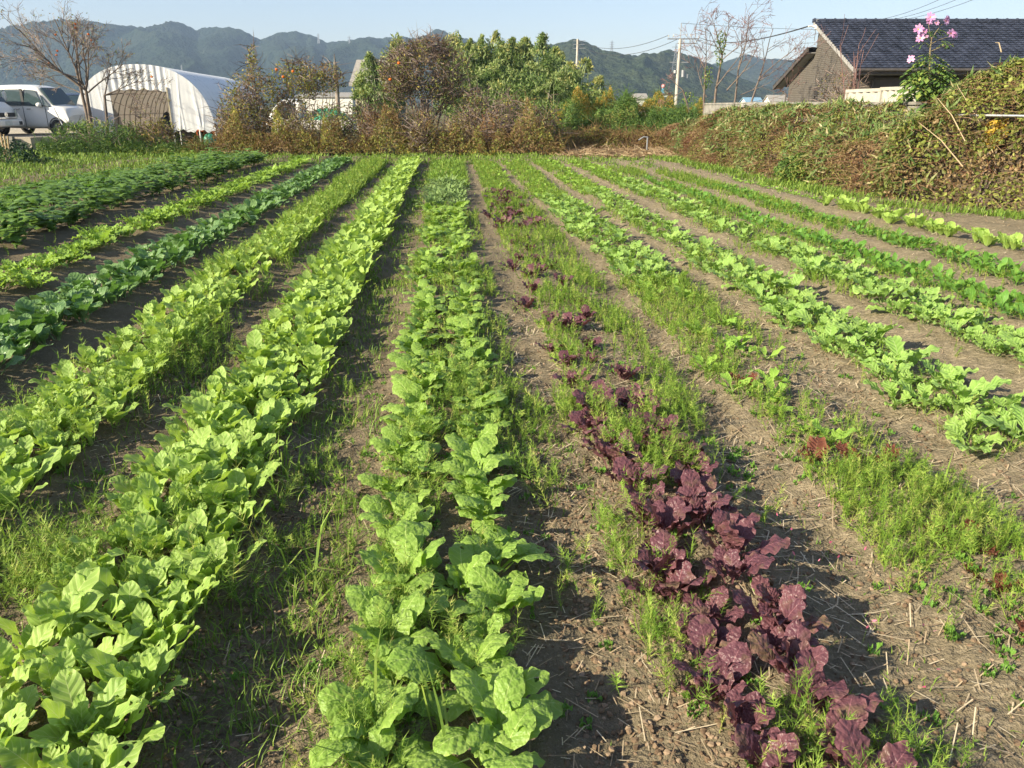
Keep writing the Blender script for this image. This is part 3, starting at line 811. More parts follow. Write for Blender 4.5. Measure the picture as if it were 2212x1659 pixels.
def clods(name, label, X, Y, r, m, g, cat, squash=0.7):
    t = (1 + 5 ** 0.5) / 2
    I = np.array([[-1,t,0],[1,t,0],[-1,-t,0],[1,-t,0],[0,-1,t],[0,1,t],[0,-1,-t],[0,1,-t],[t,0,-1],[t,0,1],[-t,0,-1],[-t,0,1]]) / 1.9
    IF = np.array([[0,11,5],[0,5,1],[0,1,7],[0,7,10],[0,10,11],[1,5,9],[5,11,4],[11,10,2],[10,7,6],[7,1,8],[3,9,4],[3,4,2],[3,2,6],[3,6,8],[3,8,9],[4,9,5],[2,4,11],[6,2,10],[8,6,7],[9,8,1]])
    n = len(X)
    V = I[None] * (1 + g.uniform(-0.35, 0.35, (n, 12, 1))) * r[:, None, None] * np.array([1, 1, squash])
    a = g.uniform(0, 6.28, n); ca, sa = np.cos(a)[:, None], np.sin(a)[:, None]
    V = np.stack([V[..., 0] * ca - V[..., 1] * sa, V[..., 0] * sa + V[..., 1] * ca, V[..., 2]], -1)
    V += np.stack([X, Y, soil_h(X, Y) + r * 0.2], -1)[:, None]
    F = (np.arange(n)[:, None, None] * 12 + IF[None]).reshape(-1, 3)
    b = MB(); b.add(V.reshape(-1, 3), F, None, np.repeat(g.uniform(0, 1, n), 20))
    tag(b.build(name, m), label, cat, kind='stuff')
n = 9000
X = np.concatenate([g.uniform(-2.4, 2.6, n), g.uniform(0.3, 0.8, 1800), g.uniform(-0.9, -0.5, 1200)]); Y = np.concatenate([1.0 + g.gamma(1.6, 1.3, n), g.uniform(1, 3.2, 1800), g.uniform(1, 3.2, 1200)])
k = NT('soil_crumb'); c = k.ramp(k.rnd(), [(0, (0.12, 0.08, 0.05)), (0.8, (0.21, 0.148, 0.097)), (1, (0.30, 0.22, 0.15))])
clods('soil_crumbs', 'small crumbs of brown soil along the paths', X, Y, np.minimum(g.gamma(1.8, 0.0027, len(X)) + 0.002, 0.010), k.fin(c, 0.95, spec=0.1), g, 'soil')

b = MB(); n = 26
X = g.normal(1.33, 0.10, n); Y = g.normal(2.15, 0.28, n)
b.tube([(1.3, 2.1, 0.0), (1.3, 2.1, 0.001)], 0.001, 3)
P = np.stack([X, Y, soil_h(X, Y) + g.uniform(0.03, 0.09, n)], -1)
d = g.normal(0, 1, (n, 3)); d[:, 2] = np.abs(d[:, 2]); d /= np.linalg.norm(d, axis=1, keepdims=True); sd_ = np.cross(d, g.normal(0, 1, (n, 3))); sd_ /= np.linalg.norm(sd_, axis=1, keepdims=True)
V = np.stack([P, P + d * .008 + sd_ * .004, P + d * .018, P + d * .008 - sd_ * .004], 1).reshape(-1, 3)
b.add(V, np.arange(4 * n).reshape(-1, 4), None, g.uniform(0, 1, n))
V = np.stack([P, P + [.001, 0, 0], P * [1, 1, 0] + [.001, .01, 0], P * [1, 1, 0] + [0, .01, 0]], 1).reshape(-1, 3)
b.add(V, np.arange(4 * n).reshape(-1, 4), None, 0.5, 1)
tag(b.build('pink_knotweed', [foliage('pink_buds', [(0, (0.55, 0.10, 0.20)), (1, (0.75, 0.30, 0.40))]), m_grass]), 'tiny pink knotweed flowers on the path right of the purple row', 'weeds', kind='stuff')
# ------------------------------------------------------------------ buildings and other large structures
def yawthing(name, label, cat, l, d, z=0.0, extra=0.0, group=None):
    return thing(name, label, cat, W(l, d, z), -YAW + extra, group)

# --- dark tiled house on the right: x to the right, y away from the camera
def brick_siding():
    k = NT('brown_siding')
    sx = k.new('ShaderNodeSeparateXYZ'); k.link(k.obj(), sx.inputs[0])
    h = k.math('PINGPONG', k.math('MULTIPLY', sx.outputs[2], 13.0), 0.5)
    n = k.noise(3, 4)
    c = k.mix(n, (0.095, 0.084, 0.072), (0.135, 0.120, 0.104))
    c = k.mix(k.math('LESS_THAN', h, 0.06), c, (0.07, 0.062, 0.054))
    k.bump(k.math('MULTIPLY', h, 2, clamp=True), 0.5, 0.02)
    return k.fin(c, 0.8, spec=0.2)
m_siding = brick_siding()
m_roof = plain('dark_roof_tile', (0.045, 0.052, 0.078), 0.5, 0, 0.3, 2.5, spec=0.3)
m_trim = plain('dark_brown_trim', (0.075, 0.065, 0.058), 0.55)
m_soffit = plain('grey_soffit', (0.30, 0.29, 0.28), 0.7)
m_glass = plain('window_glass', (0.05, 0.075, 0.075), 0.08, 0, 0.05, spec=0.6)
m_white = plain('white_enamel', (0.78, 0.76, 0.70), 0.4, 0, 0.04)
m_conc = plain('weathered_concrete', (0.25, 0.235, 0.205), 0.9, 0, 0.25, 2.5, bump=0.4)
m_alu = plain('aluminium_frame', (0.45, 0.46, 0.46), 0.4, 0.6)

hs = yawthing('house', 'brown brick-sided house with a dark tiled single-slope roof, on the right', 'house', 13.1, 32.0, 0.0)
EZ, RZ, RY, HW = 3.23, 4.84, 4.0, 18.0
b = MB()
b.prism([(0, -0.3), (7, -0.3), (7, 2.72), (4.02, 3.80), (4.02, 4.74), (0, 3.08)], 0, 0.22)      # gable wall
b.prism([(0.06, -0.3), (7, -0.3), (7, 2.72), (4.02, 3.80), (4.02, 4.72), (0.06, 3.06)], HW - 0.2, HW)
b.box((0.55, 0.12, 1.3), (0.66, 0.24, 3.2))                                                     # corner return beside the porch
b.box((8.6, 2.1, 1.3), (16.6, 0.2, 3.2))                                                        # wall behind the porch
b.box((12.8, 0.14, 1.3), (10, 0.28, 3.2))                                                       # front wall beyond the porch
b.box((9.0, 4.1, 4.0), (17.6, 0.16, 1.4))                                                       # clerestory wall under the ridge
b.build('wall', m_siding, hs)
# porch side wall catches the sun
b = MB(); b.box((7.9, 1.1, 1.3), (0.2, 1.9, 3.2)); b.build('porch_wall', m_siding, hs)

def tiled(x0, x1, y0, z0, y1, z1, rows, per):
    b = MB()
    n = int((x1 - x0) * per)
    xs = np.linspace(x0, x1, n * 5 + 1)
    wav = 0.022 * np.abs(np.sin(np.linspace(0, n * math.pi, n * 5 + 1)))
    L = math.hypot(y1 - y0, z1 - z0)
    ny, nz = -(z1 - z0) / L, (y1 - y0) / L
    for r in range(rows):
        a, c = r / rows, (r + 1.12) / rows
        lift0, lift1 = 0.062, 0.012
        g4 = []
        for f, q in ((a, -0.02), (a, lift0), (c, lift1)):
            yy, zz = y0 + (y1 - y0) * f, z0 + (z1 - z0) * f
            g4.append(np.stack([xs, yy + ny * (q + wav), zz + nz * (q + wav)], -1))
        b.grid(np.array(g4))
    return b
rf = tiled(-0.28, HW, -0.85, EZ - 0.42, RY, RZ, 22, 3.6).build('roof', m_roof, hs)
b = MB()
b.tube([(-0.30, RY + 0.03, RZ + 0.05), (HW, RY + 0.03, RZ + 0.05)], 0.085, 8)
for i in range(42):
    b.tube([(-0.25 + i * 0.43, RY + 0.03, RZ + 0.06), (-0.19 + i * 0.43, RY + 0.03, RZ + 0.06)], 0.10, 8)
b.build('ridge_cap', m_roof, rf, True)
b = MB()
b.prism([(-0.85, EZ - 0.56), (-0.85, EZ - 0.40), (RY, RZ + 0.01), (RY + 0.06, RZ - 0.2), (RY - 0.05, RZ - 0.17)], -0.27, -0.16)   # barge board
b.build('barge_board', m_soffit, rf)
b = MB()
b.box((HW / 2, -0.82, EZ - 0.52), (HW + 0.1, 0.1, 0.17))
b.tube([(-0.2, -0.93, EZ - 0.47), (HW, -0.93, EZ - 0.47)], 0.06, 8)
b.build('gutter', m_trim, rf)
b = MB(); b.box((HW / 2, -0.4, EZ - 0.60), (HW - 0.1, 0.8, 0.05)); b.build('soffit', m_soffit, rf)
b = MB(); b.box((4.4, 0.1, 2.32), (7.0, 0.16, 0.42)); b.box((4.4, 0.0, 2.10), (7.0, 0.04, 0.05)); b.build('porch_beam', m_trim, hs)
b = MB(); b.tube([(0.86, -0.06, 0), (0.86, -0.06, 2.4)], 0.045, 8); b.build('downpipe', m_trim, hs, True)
rb = tiled(-0.45, 6, 8.0, 2.42, 3.95, 3.86, 12, 3.6).build('rear_roof', m_roof, hs)
b = MB(); b.prism([(3.95, 3.66), (3.95, 3.84), (8.0, 2.40), (8.0, 2.20)], -0.44, -0.34); b.build('barge_board', m_trim, rb)
b = MB(); b.prism([(4.03, 3.62), (4.03, 3.66), (7.9, 2.28), (7.9, 2.24)], -0.34, -0.003); b.build('soffit', m_soffit, rb)
b = MB(); b.tube([(-0.1, 7.9, 2.2), (-0.06, 7.1, 2.0), (-0.06, 7.05, -0.2)], 0.04, 8); b.build('downpipe', m_trim, hs, True)
wd = MB()
wd.box((2.2, 1.97, 1.2), (2.5, 0.06, 1.0)); w_ = wd.build('window', m_glass, hs)
wd = MB()
for x in (0.95, 2.2, 3.45): wd.box((x, 1.93, 1.2), (0.06, 0.06, 1.08))
wd.box((2.2, 1.93, 1.74), (2.56, 0.062, 0.07)); wd.build('frame', m_alu, w_)
b = MB(); b.lathe([(0.001, -0.06), (0.10, -0.05), (0.13, 0.0), (0.10, 0.05), (0.001, 0.07)], 14, (4.3, 1.9, 1.78)); b.build('porch_lamp', m_white, hs, True)
b = MB(); b.box((-0.02, 5.2, 1.45), (0.06, 0.16, 0.22)); b.build('vent_cover', m_white, hs, bevel=0.01)
b = MB()
b.tube([(0.0, RY + 0.3, 5.0), (0.0, RY + 0.3, 5.0)], 0.01, 4)
b = MB()
for q in range(5): b.bar((-0.18, 3.7, 4.55 + q * 0.09), (-0.18, 4.1, 4.53 + q * 0.09), 0.018)
b.bar((-0.18, 3.9, 4.1), (-0.18, 3.9, 4.95), 0.022); b.build('antenna', m_alu, hs)
b = MB(); b.tube([(-0.30, 3.6, 4.62), (-0.45, 3.62, 4.66), (-0.62, 3.6, 4.64)], 0.035, 6); b.box((-0.28, 3.6, 4.62), (0.10, 0.1, 0.16)); b.build('cable_bracket', m_white, hs)

# --- long low concrete wall in front of the house
wl = MB()
def wallrun(b, pts, t, z0, top):
    for (l0, d0), (l1, d1), z1, z2 in zip(pts[:-1], pts[1:], top[:-1], top[1:]):
        A, B_ = W(l0, d0), W(l1, d1)
        n = (B_ - A).cross(Vector((0, 0, 1))).normalized() * t / 2
        V = [A - n, B_ - n, B_ + n, A + n]
        P = [(*v.xy, z0) for v in V] + [(*V[0].xy, z1), (*V[1].xy, z2), (*V[2].xy, z2), (*V[3].xy, z1)]
        b.add(P, [[0,3,2,1],[4,5,6,7],[0,1,5,4],[1,2,6,5],[2,3,7,6],[3,0,4,7]])
wt = thing('garden_wall', 'low weathered grey concrete wall running in front of the house', 'wall', W(8, 24))
b = MB(); wallrun(b, [(7.95, 33.5), (8.1, 27), (8.25, 16.5)], 0.16, -0.1, [1.52, 1.54, 1.52]); o = b.build('wall_body', m_conc, wt)
o.matrix_parent_inverse = Matrix.Translation(-W(8, 24))
b = MB(); wallrun(b, [(7.95, 33.5), (8.1, 27), (8.25, 16.5)], 0.21, 1.545, [1.60, 1.62, 1.60]); o = b.build('coping', m_conc, wt)
o.matrix_parent_inverse = Matrix.Translation(-W(8, 24))

# --- white corrugated balustrade beyond the wall
m_fence = plain('cream_metal', (0.40, 0.375, 0.315), 0.55, 0, 0.1)
A0, A1, A2 = at(1825, 222, 25.5), at(1899, 219, 24.2), at(1981, 217, 22.5)
ft = thing('white_fence', 'low white corrugated metal fence standing behind the concrete wall', 'fence', (*A1.xy, 0))
for (p, q, z0, z1) in ((A0, A1, zat(197, 25.5), zat(194, 24.2)), (A1, A2, zat(192, 24.2), zat(189.5, 22.5))):
    d = (q - p); L = Vector((d.x, d.y, 0)).length; d = Vector((d.x, d.y, 0)).normalized(); nrm = Vector((d.y, -d.x, 0))
    b = MB(); n = int(L * 14)
    g2 = []
    for i in range(n + 1):
        s = i / n; off = 0.028 * (1 if (i // 2) % 2 else -1)
        pt = Vector((*p.xy, 0)) + d * L * s + nrm * off
        g2.append([(pt.x, pt.y, 1.0), (pt.x, pt.y, z0 + (z1 - z0) * s - 0.05)])
    b.grid(np.array(g2)); o = b.build('panel', m_fence, ft); o.matrix_parent_inverse = Matrix.Translation(-Vector((*A1.xy, 0)))
    md = o.modifiers.new('sheet', 'SOLIDIFY'); md.thickness = 0.004
    b = MB(); b.bar((*p.xy, z0), (*q.xy, z1), 0.07, 0.09); o = b.build('rail', m_fence, ft); o.matrix_parent_inverse = Matrix.Translation(-Vector((*A1.xy, 0)))
    b = MB(); b.bar((*(p.xy + d.xy * 0.03), 0.9), (*(p.xy + d.xy * 0.03), z0), 0.06); o = b.build('post', m_fence, ft); o.matrix_parent_inverse = Matrix.Translation(-Vector((*A1.xy, 0)))

# --- plastic tunnel on the left
TL, TD = lat(309, 33), 33.0
tax = math.atan2(lat(455, 46) - TL, 13.0)              # axis drifts to the left with distance
tn = yawthing('plastic_tunnel', 'white plastic-covered arched tunnel greenhouse with an open front', 'greenhouse', TL, TD, 0.0, -tax)
k = NT('white_sheeting')
n = k.noise(2.0, 4); c = k.mix(n, (0.80, 0.81, 0.82), (0.88, 0.88, 0.88))
mp = k.new('ShaderNodeMapping'); mp.inputs['Scale'].default_value = (5.0, 0.6, 0.35); k.link(k.obj(), mp.inputs[0])
n2 = k.noise(3.5, 2, mp.outputs[0], dist=0.6)
k.bump(n2, 0.05, 0.02)
k.fin(c, 0.5, spec=0.25); k.translucent((0.62, 0.54, 0.46), 0.12); m_sheet = k.m
m_pipe = plain('galvanised_pipe', (0.42, 0.42, 0.42), 0.45, 0.7, 0.1)
HWD, TH, TLEN = 2.72, 3.05, 14.5
def arch(n=33, off=0.0, z0=0.0):
    pts = []
    for t in np.linspace(0, math.pi, n):
        x = -math.cos(t); z = max(0.0, math.sin(t))
        px = (HWD + off) * (abs(x) ** 0.86) * (1 if x > 0 else -1)
        pts.append((px, (TH + off) * z ** 0.80))
    return pts
ap = arch()
b = MB()
ys_ = np.linspace(0, TLEN, 60)
P = np.array([[(x, y, max(z, 0.35) + 0.0) for x, z in ap if True] for y in ys_])
sag = 0.018 * np.abs(np.sin(ys_ / 0.75 * math.pi))[:, None]
P[:, :, 0] *= (1 - sag * 0.35); P[:, :, 2] *= (1 - sag * 0.5)
b.grid(P)
b.build('cover', m_sheet, tn, True)
def front_sheet(x0, x1, zb, seed):
    """hanging end curtain with pleats, cut to the arch"""
    g = np.random.default_rng(seed)
    xs = np.linspace(x0, x1, 90)
    axx = np.array(ap)
    top = np.interp(xs, axx[:, 0], axx[:, 1])
    ph = g.uniform(0, 6.28, 4); creases = g.uniform(x0 + .1, x1 - .1, 7)
    rows = []
    for v in np.linspace(0, 1, 16):
        z = top * (1 - v) + np.minimum(zb + 0.05 * np.sin(xs * 9 + ph[0]) + 0.03 * np.sin(xs * 23), top - 0.02) * v
        y = -0.03 - (0.002 * np.sin(xs * 11 + ph[1] + 1.5 * np.sin(v * 4)) + 0.0016 * np.sin(xs * 27 + ph[2] - v * 2.5 + np.sin(xs * 7))) * (0.3 + v) * (0.5 + 0.5 * abs(math.sin(v * 6.3)))
        for q in range(7):                                      # a few sharp creases running down the cloth
            cx = creases[q] + 0.10 * math.sin(v * 2 + q); y = y - 0.016 * np.exp(-((xs - cx) / 0.035) ** 2) * (0.25 + 0.75 * v)
        rows.append(np.stack([xs, y, z], -1))
    return MB().grid(np.array(rows))
wl_, wr_ = 0.30 - 1.50, 1.05
front_sheet(-HWD + 0.02, -1.18, 0.30, 1).build('end_curtain', m_sheet, tn, True)
front_sheet(1.02, HWD - 0.02, 0.52, 2).build('end_curtain', m_sheet, tn, True)
xs_ = np.linspace(-1.20, 1.04, 40); axx = np.array(ap)
rows = [np.stack([xs_, -0.02 - 0.02 * np.sin(xs_ * 25), np.interp(xs_, axx[:, 0], axx[:, 1]) * (1 - v) + (2.02 + 0.10 * (1 - ((xs_ + 0.1) / 1.2) ** 2) + 0.03 * np.sin(xs_ * 13)) * v], -1) for v in np.linspace(0, 1, 8)]
MB().grid(np.array(rows)).build('door_header', m_sheet, tn, True)
for i in range(17):
    y = 0.02 + i * TLEN / 16.5
    b = MB(); b.tube([(x * 0.988, y, z * 0.988) for x, z in arch(25)], 0.022, 6); b.build('hoop', m_pipe, tn, True)
for x, z in ((-HWD * 0.985, 1.1), (HWD * 0.985, 1.1), (-2.0, 2.2), (2.0, 2.2), (0, 2.98)):
    b = MB(); b.tube([(x * 0.97, 0.03, z * 0.985), (x * 0.97, TLEN, z * 0.985)], 0.014, 5); b.build('purlin', m_pipe, tn, True)
for x, h in ((-1.2, 2.2), (1.04, 2.3), (1.28, 0.6), (2.05, 0.6), (2.66, 0.6)):
    b = MB(); b.tube([(x, -0.0, -0.05), (x, 0.0, h)], 0.028, 7); b.build('post', m_white, tn, True)
b = MB(); b.box((1.0, -0.06, 1.2), (0.05, 0.03, 2.0)); b.build('door_edge_strip', plain('striped_batten', (0.50, 0.44, 0.30), 0.7, 0, 0.3, 2), tn)
P = np.array([[(x, TLEN, z) for x, z in ap], [(x, TLEN + 0.01, 0.3) for x, z in ap]])
b = MB(); b.grid(P); b.build('back_sheet', m_sheet, tn, True)
# what stands in the tunnel
m_red = plain('faded_red_paint', (0.50, 0.10, 0.035), 0.5, 0, 0.15)
m_black = plain('dark_rubber', (0.022, 0.022, 0.022), 0.8)
m_green_tarp = plain('green_tarpaulin', (0.045, 0.30, 0.17), 0.45, 0, 0.2, 9, bump=0.4)
def tpt(x, y, z=0.0):
    return tuple(tn.matrix_basis @ Vector((x, y, z)))
tn_rot = -YAW - tax
ct = thing('cultivator', 'orange walking cultivator with a lugged wheel under the tunnel curtain', 'cultivator', tpt(1.95, 0.55), tn_rot)
b = MB(); b.box((0.05, 0.15, 0.58), (0.42, 0.6, 0.22)); b.box((0.25, 0.25, 0.40), (0.5, 0.3, 0.2)); b.build('hood', m_red, ct, bevel=0.04)
b = MB(); b.bar((-0.14, 0.0, 0.34), (-0.14, 0.0, 0.70), 0.05); b.bar((-0.16, 0.0, 0.36), (0.3, 0.0, 0.36), 0.05); b.bar((-0.14, 0.0, 0.70), (0.2, 0.02, 0.72), 0.05)
b.bar((0.1, 0.3, 0.7), (0.0, 0.9, 0.95), 0.035); b.build('frame', m_red, ct)
b = MB(); b.lathe([(0.10, -0.07), (0.24, -0.07), (0.24, 0.07), (0.10, 0.07)], 18, (0, 0.12, 0.26), 'X')
for q in range(12):
    a = q * math.pi / 6
    b.box((0, 0.12 + 0.25 * math.cos(a), 0.26 + 0.25 * math.sin(a)), (0.16, 0.05, 0.04), tilt=Matrix.Rotation(a, 4, 'X'))
b.build('wheel', m_black, ct)
def heap(name, label, cat, loc, sx, sy, sz, m, seed, rot=0):
    th = np.linspace(0, 6.283, 29); ph = np.linspace(0.02, math.pi / 2, 12)
    T, Pz = np.meshgrid(th, ph, indexing='ij')
    nr = 1 + 0.16 * vnoise(np.cos(T) * 2.2 + 9, np.sin(T) * 2.2 + Pz * 2, seed) + 0.07 * vnoise(np.cos(T) * 6, np.sin(T) * 6 + Pz * 5, seed + 1)
    nr[-1] = nr[0]
    b = MB(); b.grid(np.stack([np.cos(T) * np.sin(Pz) * nr * sx, np.sin(T) * np.sin(Pz) * nr * sy, np.cos(Pz) ** 0.8 * nr * sz], -1))
    o = b.build(name, m, smooth=True, loc=loc); o.rotation_euler = (0, 0, rot)
    return tag(o, label, cat)
heap('tarpaulin_bundle', 'crumpled green tarpaulin bundle beside the cultivator', 'tarpaulin', tpt(2.42, -0.1, -0.02), 0.28, 0.25, 0.42, m_green_tarp, 61)
heap('covered_drum', 'dark rounded drum shape inside the tunnel doorway', 'drum', tpt(0.62, 1.0, -0.02), 0.42, 0.4, 1.15, plain('dark_cover', (0.03, 0.033, 0.04), 0.6), 63)
b = MB()
for q in range(6): b.bar((-0.25 + 0.05 * q, 2.2 + q * 0.08, 2.28 + 0.02 * (q % 2)), (0.95, 2.3 + q * 0.08, 2.2 + 0.02 * (q % 3)), 0.09, 0.05)
o = b.build('stored_boards', plain('reddish_boards', (0.22, 0.085, 0.06), 0.7), loc=tn.location, bevel=0.004); o.rotation_euler = tn.rotation_euler
tag(o, 'reddish boards stored across the tunnel roof bars inside', 'boards')

# --- gravel yard where the cars stand, with its low kerb wall
b = MB()
yd = [W(-40, 28.6), W(-16.9, 28.3), W(-16.4, 30.5), W(-16.9, 46), W(-40, 60)]
b.prism([(v.x, v.y) for v in yd], -0.2, 0.46, 'XY')
k = NT('yard_gravel'); n1, n2 = k.noise(2.0, 4), k.noise(30, 4)
c = k.mix(n2, (0.24, 0.20, 0.15), (0.52, 0.47, 0.38)); k.bump(n2, 0.7, 0.03)
tag(b.build('gravel_yard', k.fin(c, 0.95, spec=0.1)), kind='structure')
b = MB(); wallrun(b, [(-26, 28.5), (-17.4, 28.15)], 0.14, -0.1, [0.50, 0.50])
o = b.build('kerb_wall', m_conc); tag(o, 'low grey concrete kerb wall edging the gravel yard', 'wall')

# --- distant buildings
def shed(name, label, cat, px0, px1, pyb, pyt, D, depth, wallm, roofm, pitch=0.25, zb=-0.1):
    l0, l1 = lat(px0, D), lat(px1, D); w = l1 - l0; zt = zat(pyt, D)
    t = yawthing(name, label, cat, l0, D)
    b = MB(); b.prism([(0, zb), (depth, zb), (depth, zt), (depth / 2, zt + depth * pitch / 2), (0, zt)], 0, w, 'YZ'); b.build('wall', wallm, t)
    b = MB(); e = 0.25
    h = depth * pitch / 2
    b.prism([(-e, zt - e * pitch + 0.02), (depth / 2, zt + h + 0.02), (depth + e, zt - e * pitch + 0.02), (depth + e, zt - e * pitch + 0.14), (depth / 2, zt + h + 0.14), (-e, zt - e * pitch + 0.14)], -e, w + e, 'YZ')
    b.build('roof', roofm, t)
    return t
m_beige = plain('beige_render', (0.42, 0.37, 0.28), 0.85, 0, 0.15)
m_greyroof = plain('grey_sheet_roof', (0.30, 0.28, 0.25), 0.7)
m_bluewall = plain('slate_blue_cladding', (0.16, 0.19, 0.25), 0.6)
m_palewall = plain('pale_render', (0.70, 0.68, 0.62), 0.8)
m_blueroof = plain('blue_metal_roof', (0.20, 0.34, 0.46), 0.5)
shed('shed', 'beige shed with a grey roof left of the bamboo', 'shed', 768, 850, 222, 182, 46, 5, m_beige, m_greyroof, 0.5)
shed('warehouse', 'long low white building seen through the bushes', 'warehouse', 640, 762, 222, 210, 140, 12, m_palewall, m_greyroof, 0.12)
shed('distant_house', 'small white gabled house far off left of the dark house', 'house', 1664, 1700, 224, 219, 150, 4, m_palewall, m_greyroof, 0.5)
shed('farm_building', 'far blue-roofed building behind the bare tree', 'building', 1612, 1645, 224, 220, 160, 4, m_palewall, m_blueroof, 0.35)
shed('roadside_hut', 'small white hut beyond the goldenrod', 'hut', 1374, 1396, 222, 213, 120, 4, m_palewall, m_greyroof, 0.3)

# --- vehicles
m_carwhite = NT('white_car_paint'); n = m_carwhite.noise(2, 2)
m_carwhite.b.inputs['Coat Weight'].default_value = 0.5
m_carwhite = m_carwhite.fin(m_carwhite.mix(n, (0.76, 0.74, 0.70), (0.80, 0.78, 0.75)), 0.35)
m_carglass = plain('car_glass', (0.045, 0.07, 0.075), 0.06, 0, 0.05, spec=0.7)
m_chrome = plain('chrome', (0.70, 0.70, 0.70), 0.15, 1.0, 0.02)
m_lamp = plain('clear_lamp', (0.55, 0.57, 0.58), 0.12, 0.3, 0.15, 30)
m_seam = plain('door_seam', (0.06, 0.06, 0.06), 0.8)
m_navy = plain('dark_blue_paint', (0.035, 0.05, 0.085), 0.3)
m_silver = plain('silver_paint', (0.62, 0.63, 0.64), 0.3, 0.4)
m_rim = plain('alloy_rim', (0.42, 0.42, 0.43), 0.35, 0.7)

def car_body(st, hw, name, parent, m):
    """loft through stations (x, z under, z belt, z roof, half roof width)"""
    rows = []
    for x, zu, zb, zr, wr in st:
        q = [(0, zu), (hw * 0.82, zu), (hw * 0.98, zu + 0.12), (hw, (zu + zb) * 0.5), (hw * 0.985, zb), (wr + (hw - wr) * 0.12, zr - 0.10 * min(1, (zr - zb) * 3)), (wr * 0.88, zr - 0.015), (wr * 0.45, zr), (0, zr + 0.008)]
        q = q + [(-y, z) for y, z in q[-2:0:-1]]
        rows.append([(x, y, z) for y, z in q] + [(x, q[0][0], q[0][1])])
    b = MB(); b.grid(np.array(rows))
    for e, rv in ((0, 1), (-1, 0)):
        r = rows[e][:-1]; c = np.mean(r, axis=0); n = len(r)
        f = [[i, (i + 1) % n, n] for i in range(n)]
        b.add(np.array(r + [tuple(c)]), [x[::-1] for x in f] if rv else f)
    o = b.build(name, m, parent, True)
    s = o.modifiers.new('smooth', 'SUBSURF'); s.levels = s.render_levels = 2
    return o

def wheel(parent, x, y, r, side):
    b = MB(); w = 0.09
    b.lathe([(r * 0.60, -w), (r * 0.92, -w), (r, -w * 0.6), (r, w * 0.6), (r * 0.92, w), (r * 0.60, w)], 28, (x, y, r), 'Y')
    t = b.build('wheel', m_black, parent, True)
    b = MB(); yo = y + side * 0.075
    b.lathe([(r * 0.63, -0.02), (r * 0.60, 0.03), (r * 0.52, 0.02), (r * 0.5, -0.05)], 28, (x, yo, r), 'Y')
    for q in range(5):
        a = q * 1.2566 + 0.3
        b.bar((x, yo, r), (x + math.cos(a) * r * 0.56, yo, r + math.sin(a) * r * 0.56), 0.05, 0.03)
    b.lathe([(0.001, 0.03), (0.06, 0.02), (0.06, -0.03)], 12, (x, yo, r), 'Y')
    b.build('rim', m_rim, t)

def quadpanel(parent, name, pts, m, t=0.012):
    """glass or trim plate from corner points, with real thickness"""
    P = [Vector(p) for p in pts]
    n = (P[1] - P[0]).cross(P[-1] - P[0]).normalized() * t
    b = MB(); k = len(P)
    V = [tuple(p - n) for p in P] + [tuple(p + n) for p in P]
    b.add(V, [[i, (i + 1) % k, k + (i + 1) % k, k + i] for i in range(k)])
    b.ngons = [(V[k:], 0), (V[:k][::-1], 0)]
    return b.build(name, m, parent)

# tall white minivan seen from its right side, nose to the right
GZ = 0.46
vx, vd = lat(122, 30.6) - 1.12, 31.4
van = yawthing('parked_van', 'tall white boxy minivan parked side-on left of the tunnel', 'van', vx, vd, GZ, rad(-9))
ST = [(-1.72, .42, .95, 1.05, .60), (-1.68, .30, 1.0, 1.66, .58), (-1.5, .24, 1.02, 1.76, .60), (-.8, .22, 1.02, 1.80, .61), (0.1, .22, 1.01, 1.79, .61), (.50, .22, 1.0, 1.72, .60), (.62, .22, 1.0, 1.60, .59),
      (1.05, .22, .99, 1.08, .58), (1.16, .23, .99, 1.05, .58), (1.45, .25, .95, 1.02, .58), (1.64, .30, .82, .94, .56), (1.71, .40, .62, .72, .52)]
car_body(ST, 0.735, 'body', van, m_carwhite)
ys0 = -0.742
def sidewin(parent, x0, x1, zb0, zb1, zt0, zt1, name, xt0=None, xt1=None):
    xt0 = x0 if xt0 is None else xt0; xt1 = x1 if xt1 is None else xt1
    return quadpanel(parent, name, [(x0, -0.735, zb0), (x1, -0.735, zb1), (xt1, -0.640, zt1), (xt0, -0.640, zt0)], m_carglass)
sidewin(van, -1.45, -0.86, 1.08, 1.07, 1.62, 1.63, 'side_window')
sidewin(van, -0.80, -0.14, 1.06, 1.04, 1.63, 1.63, 'side_window')
w1 = sidewin(van, -0.02, 0.76, 1.04, 1.02, 1.63, 1.58, 'side_window', 0.0, 0.46)
sidewin(van, 0.80, 1.02, 1.02, 1.02, 1.45, 1.22, 'quarter_window', 0.62, 0.84)
quadpanel(van, 'windscreen', [(1.08, -0.60, 1.06), (1.08, 0.60, 1.06), (0.62, 0.54, 1.66), (0.62, -0.54, 1.66)], m_carglass, 0.03)
b = MB(); b.box((-0.08, -0.70, 1.34), (0.10, 0.05, 0.60)); b.build('pillar', m_seam, van)
for x in (-0.10, 0.82, -0.98):
    b = MB(); b.box((x, -0.738, 0.66), (0.012, 0.012, 0.72)); b.build('door_seam', m_seam, van)
for x in (-0.32, 0.14):
    b = MB(); b.box((x, -0.748, 0.93), (0.17, 0.03, 0.035)); b.build('door_handle', m_chrome, van, bevel=0.008)
b = MB(); b.lathe([(0.001, -0.10), (0.07, -0.07), (0.09, 0.0), (0.07, 0.07), (0.001, 0.10)], 12, (0.66, -0.83, 1.07), 'X'); b.build('wing_mirror', m_carwhite, van, True)
quadpanel(van, 'headlight', [(1.30, -0.70, 0.86), (1.62, -0.56, 0.80), (1.56, -0.54, 0.62), (1.36, -0.71, 0.66)], m_lamp, 0.035)
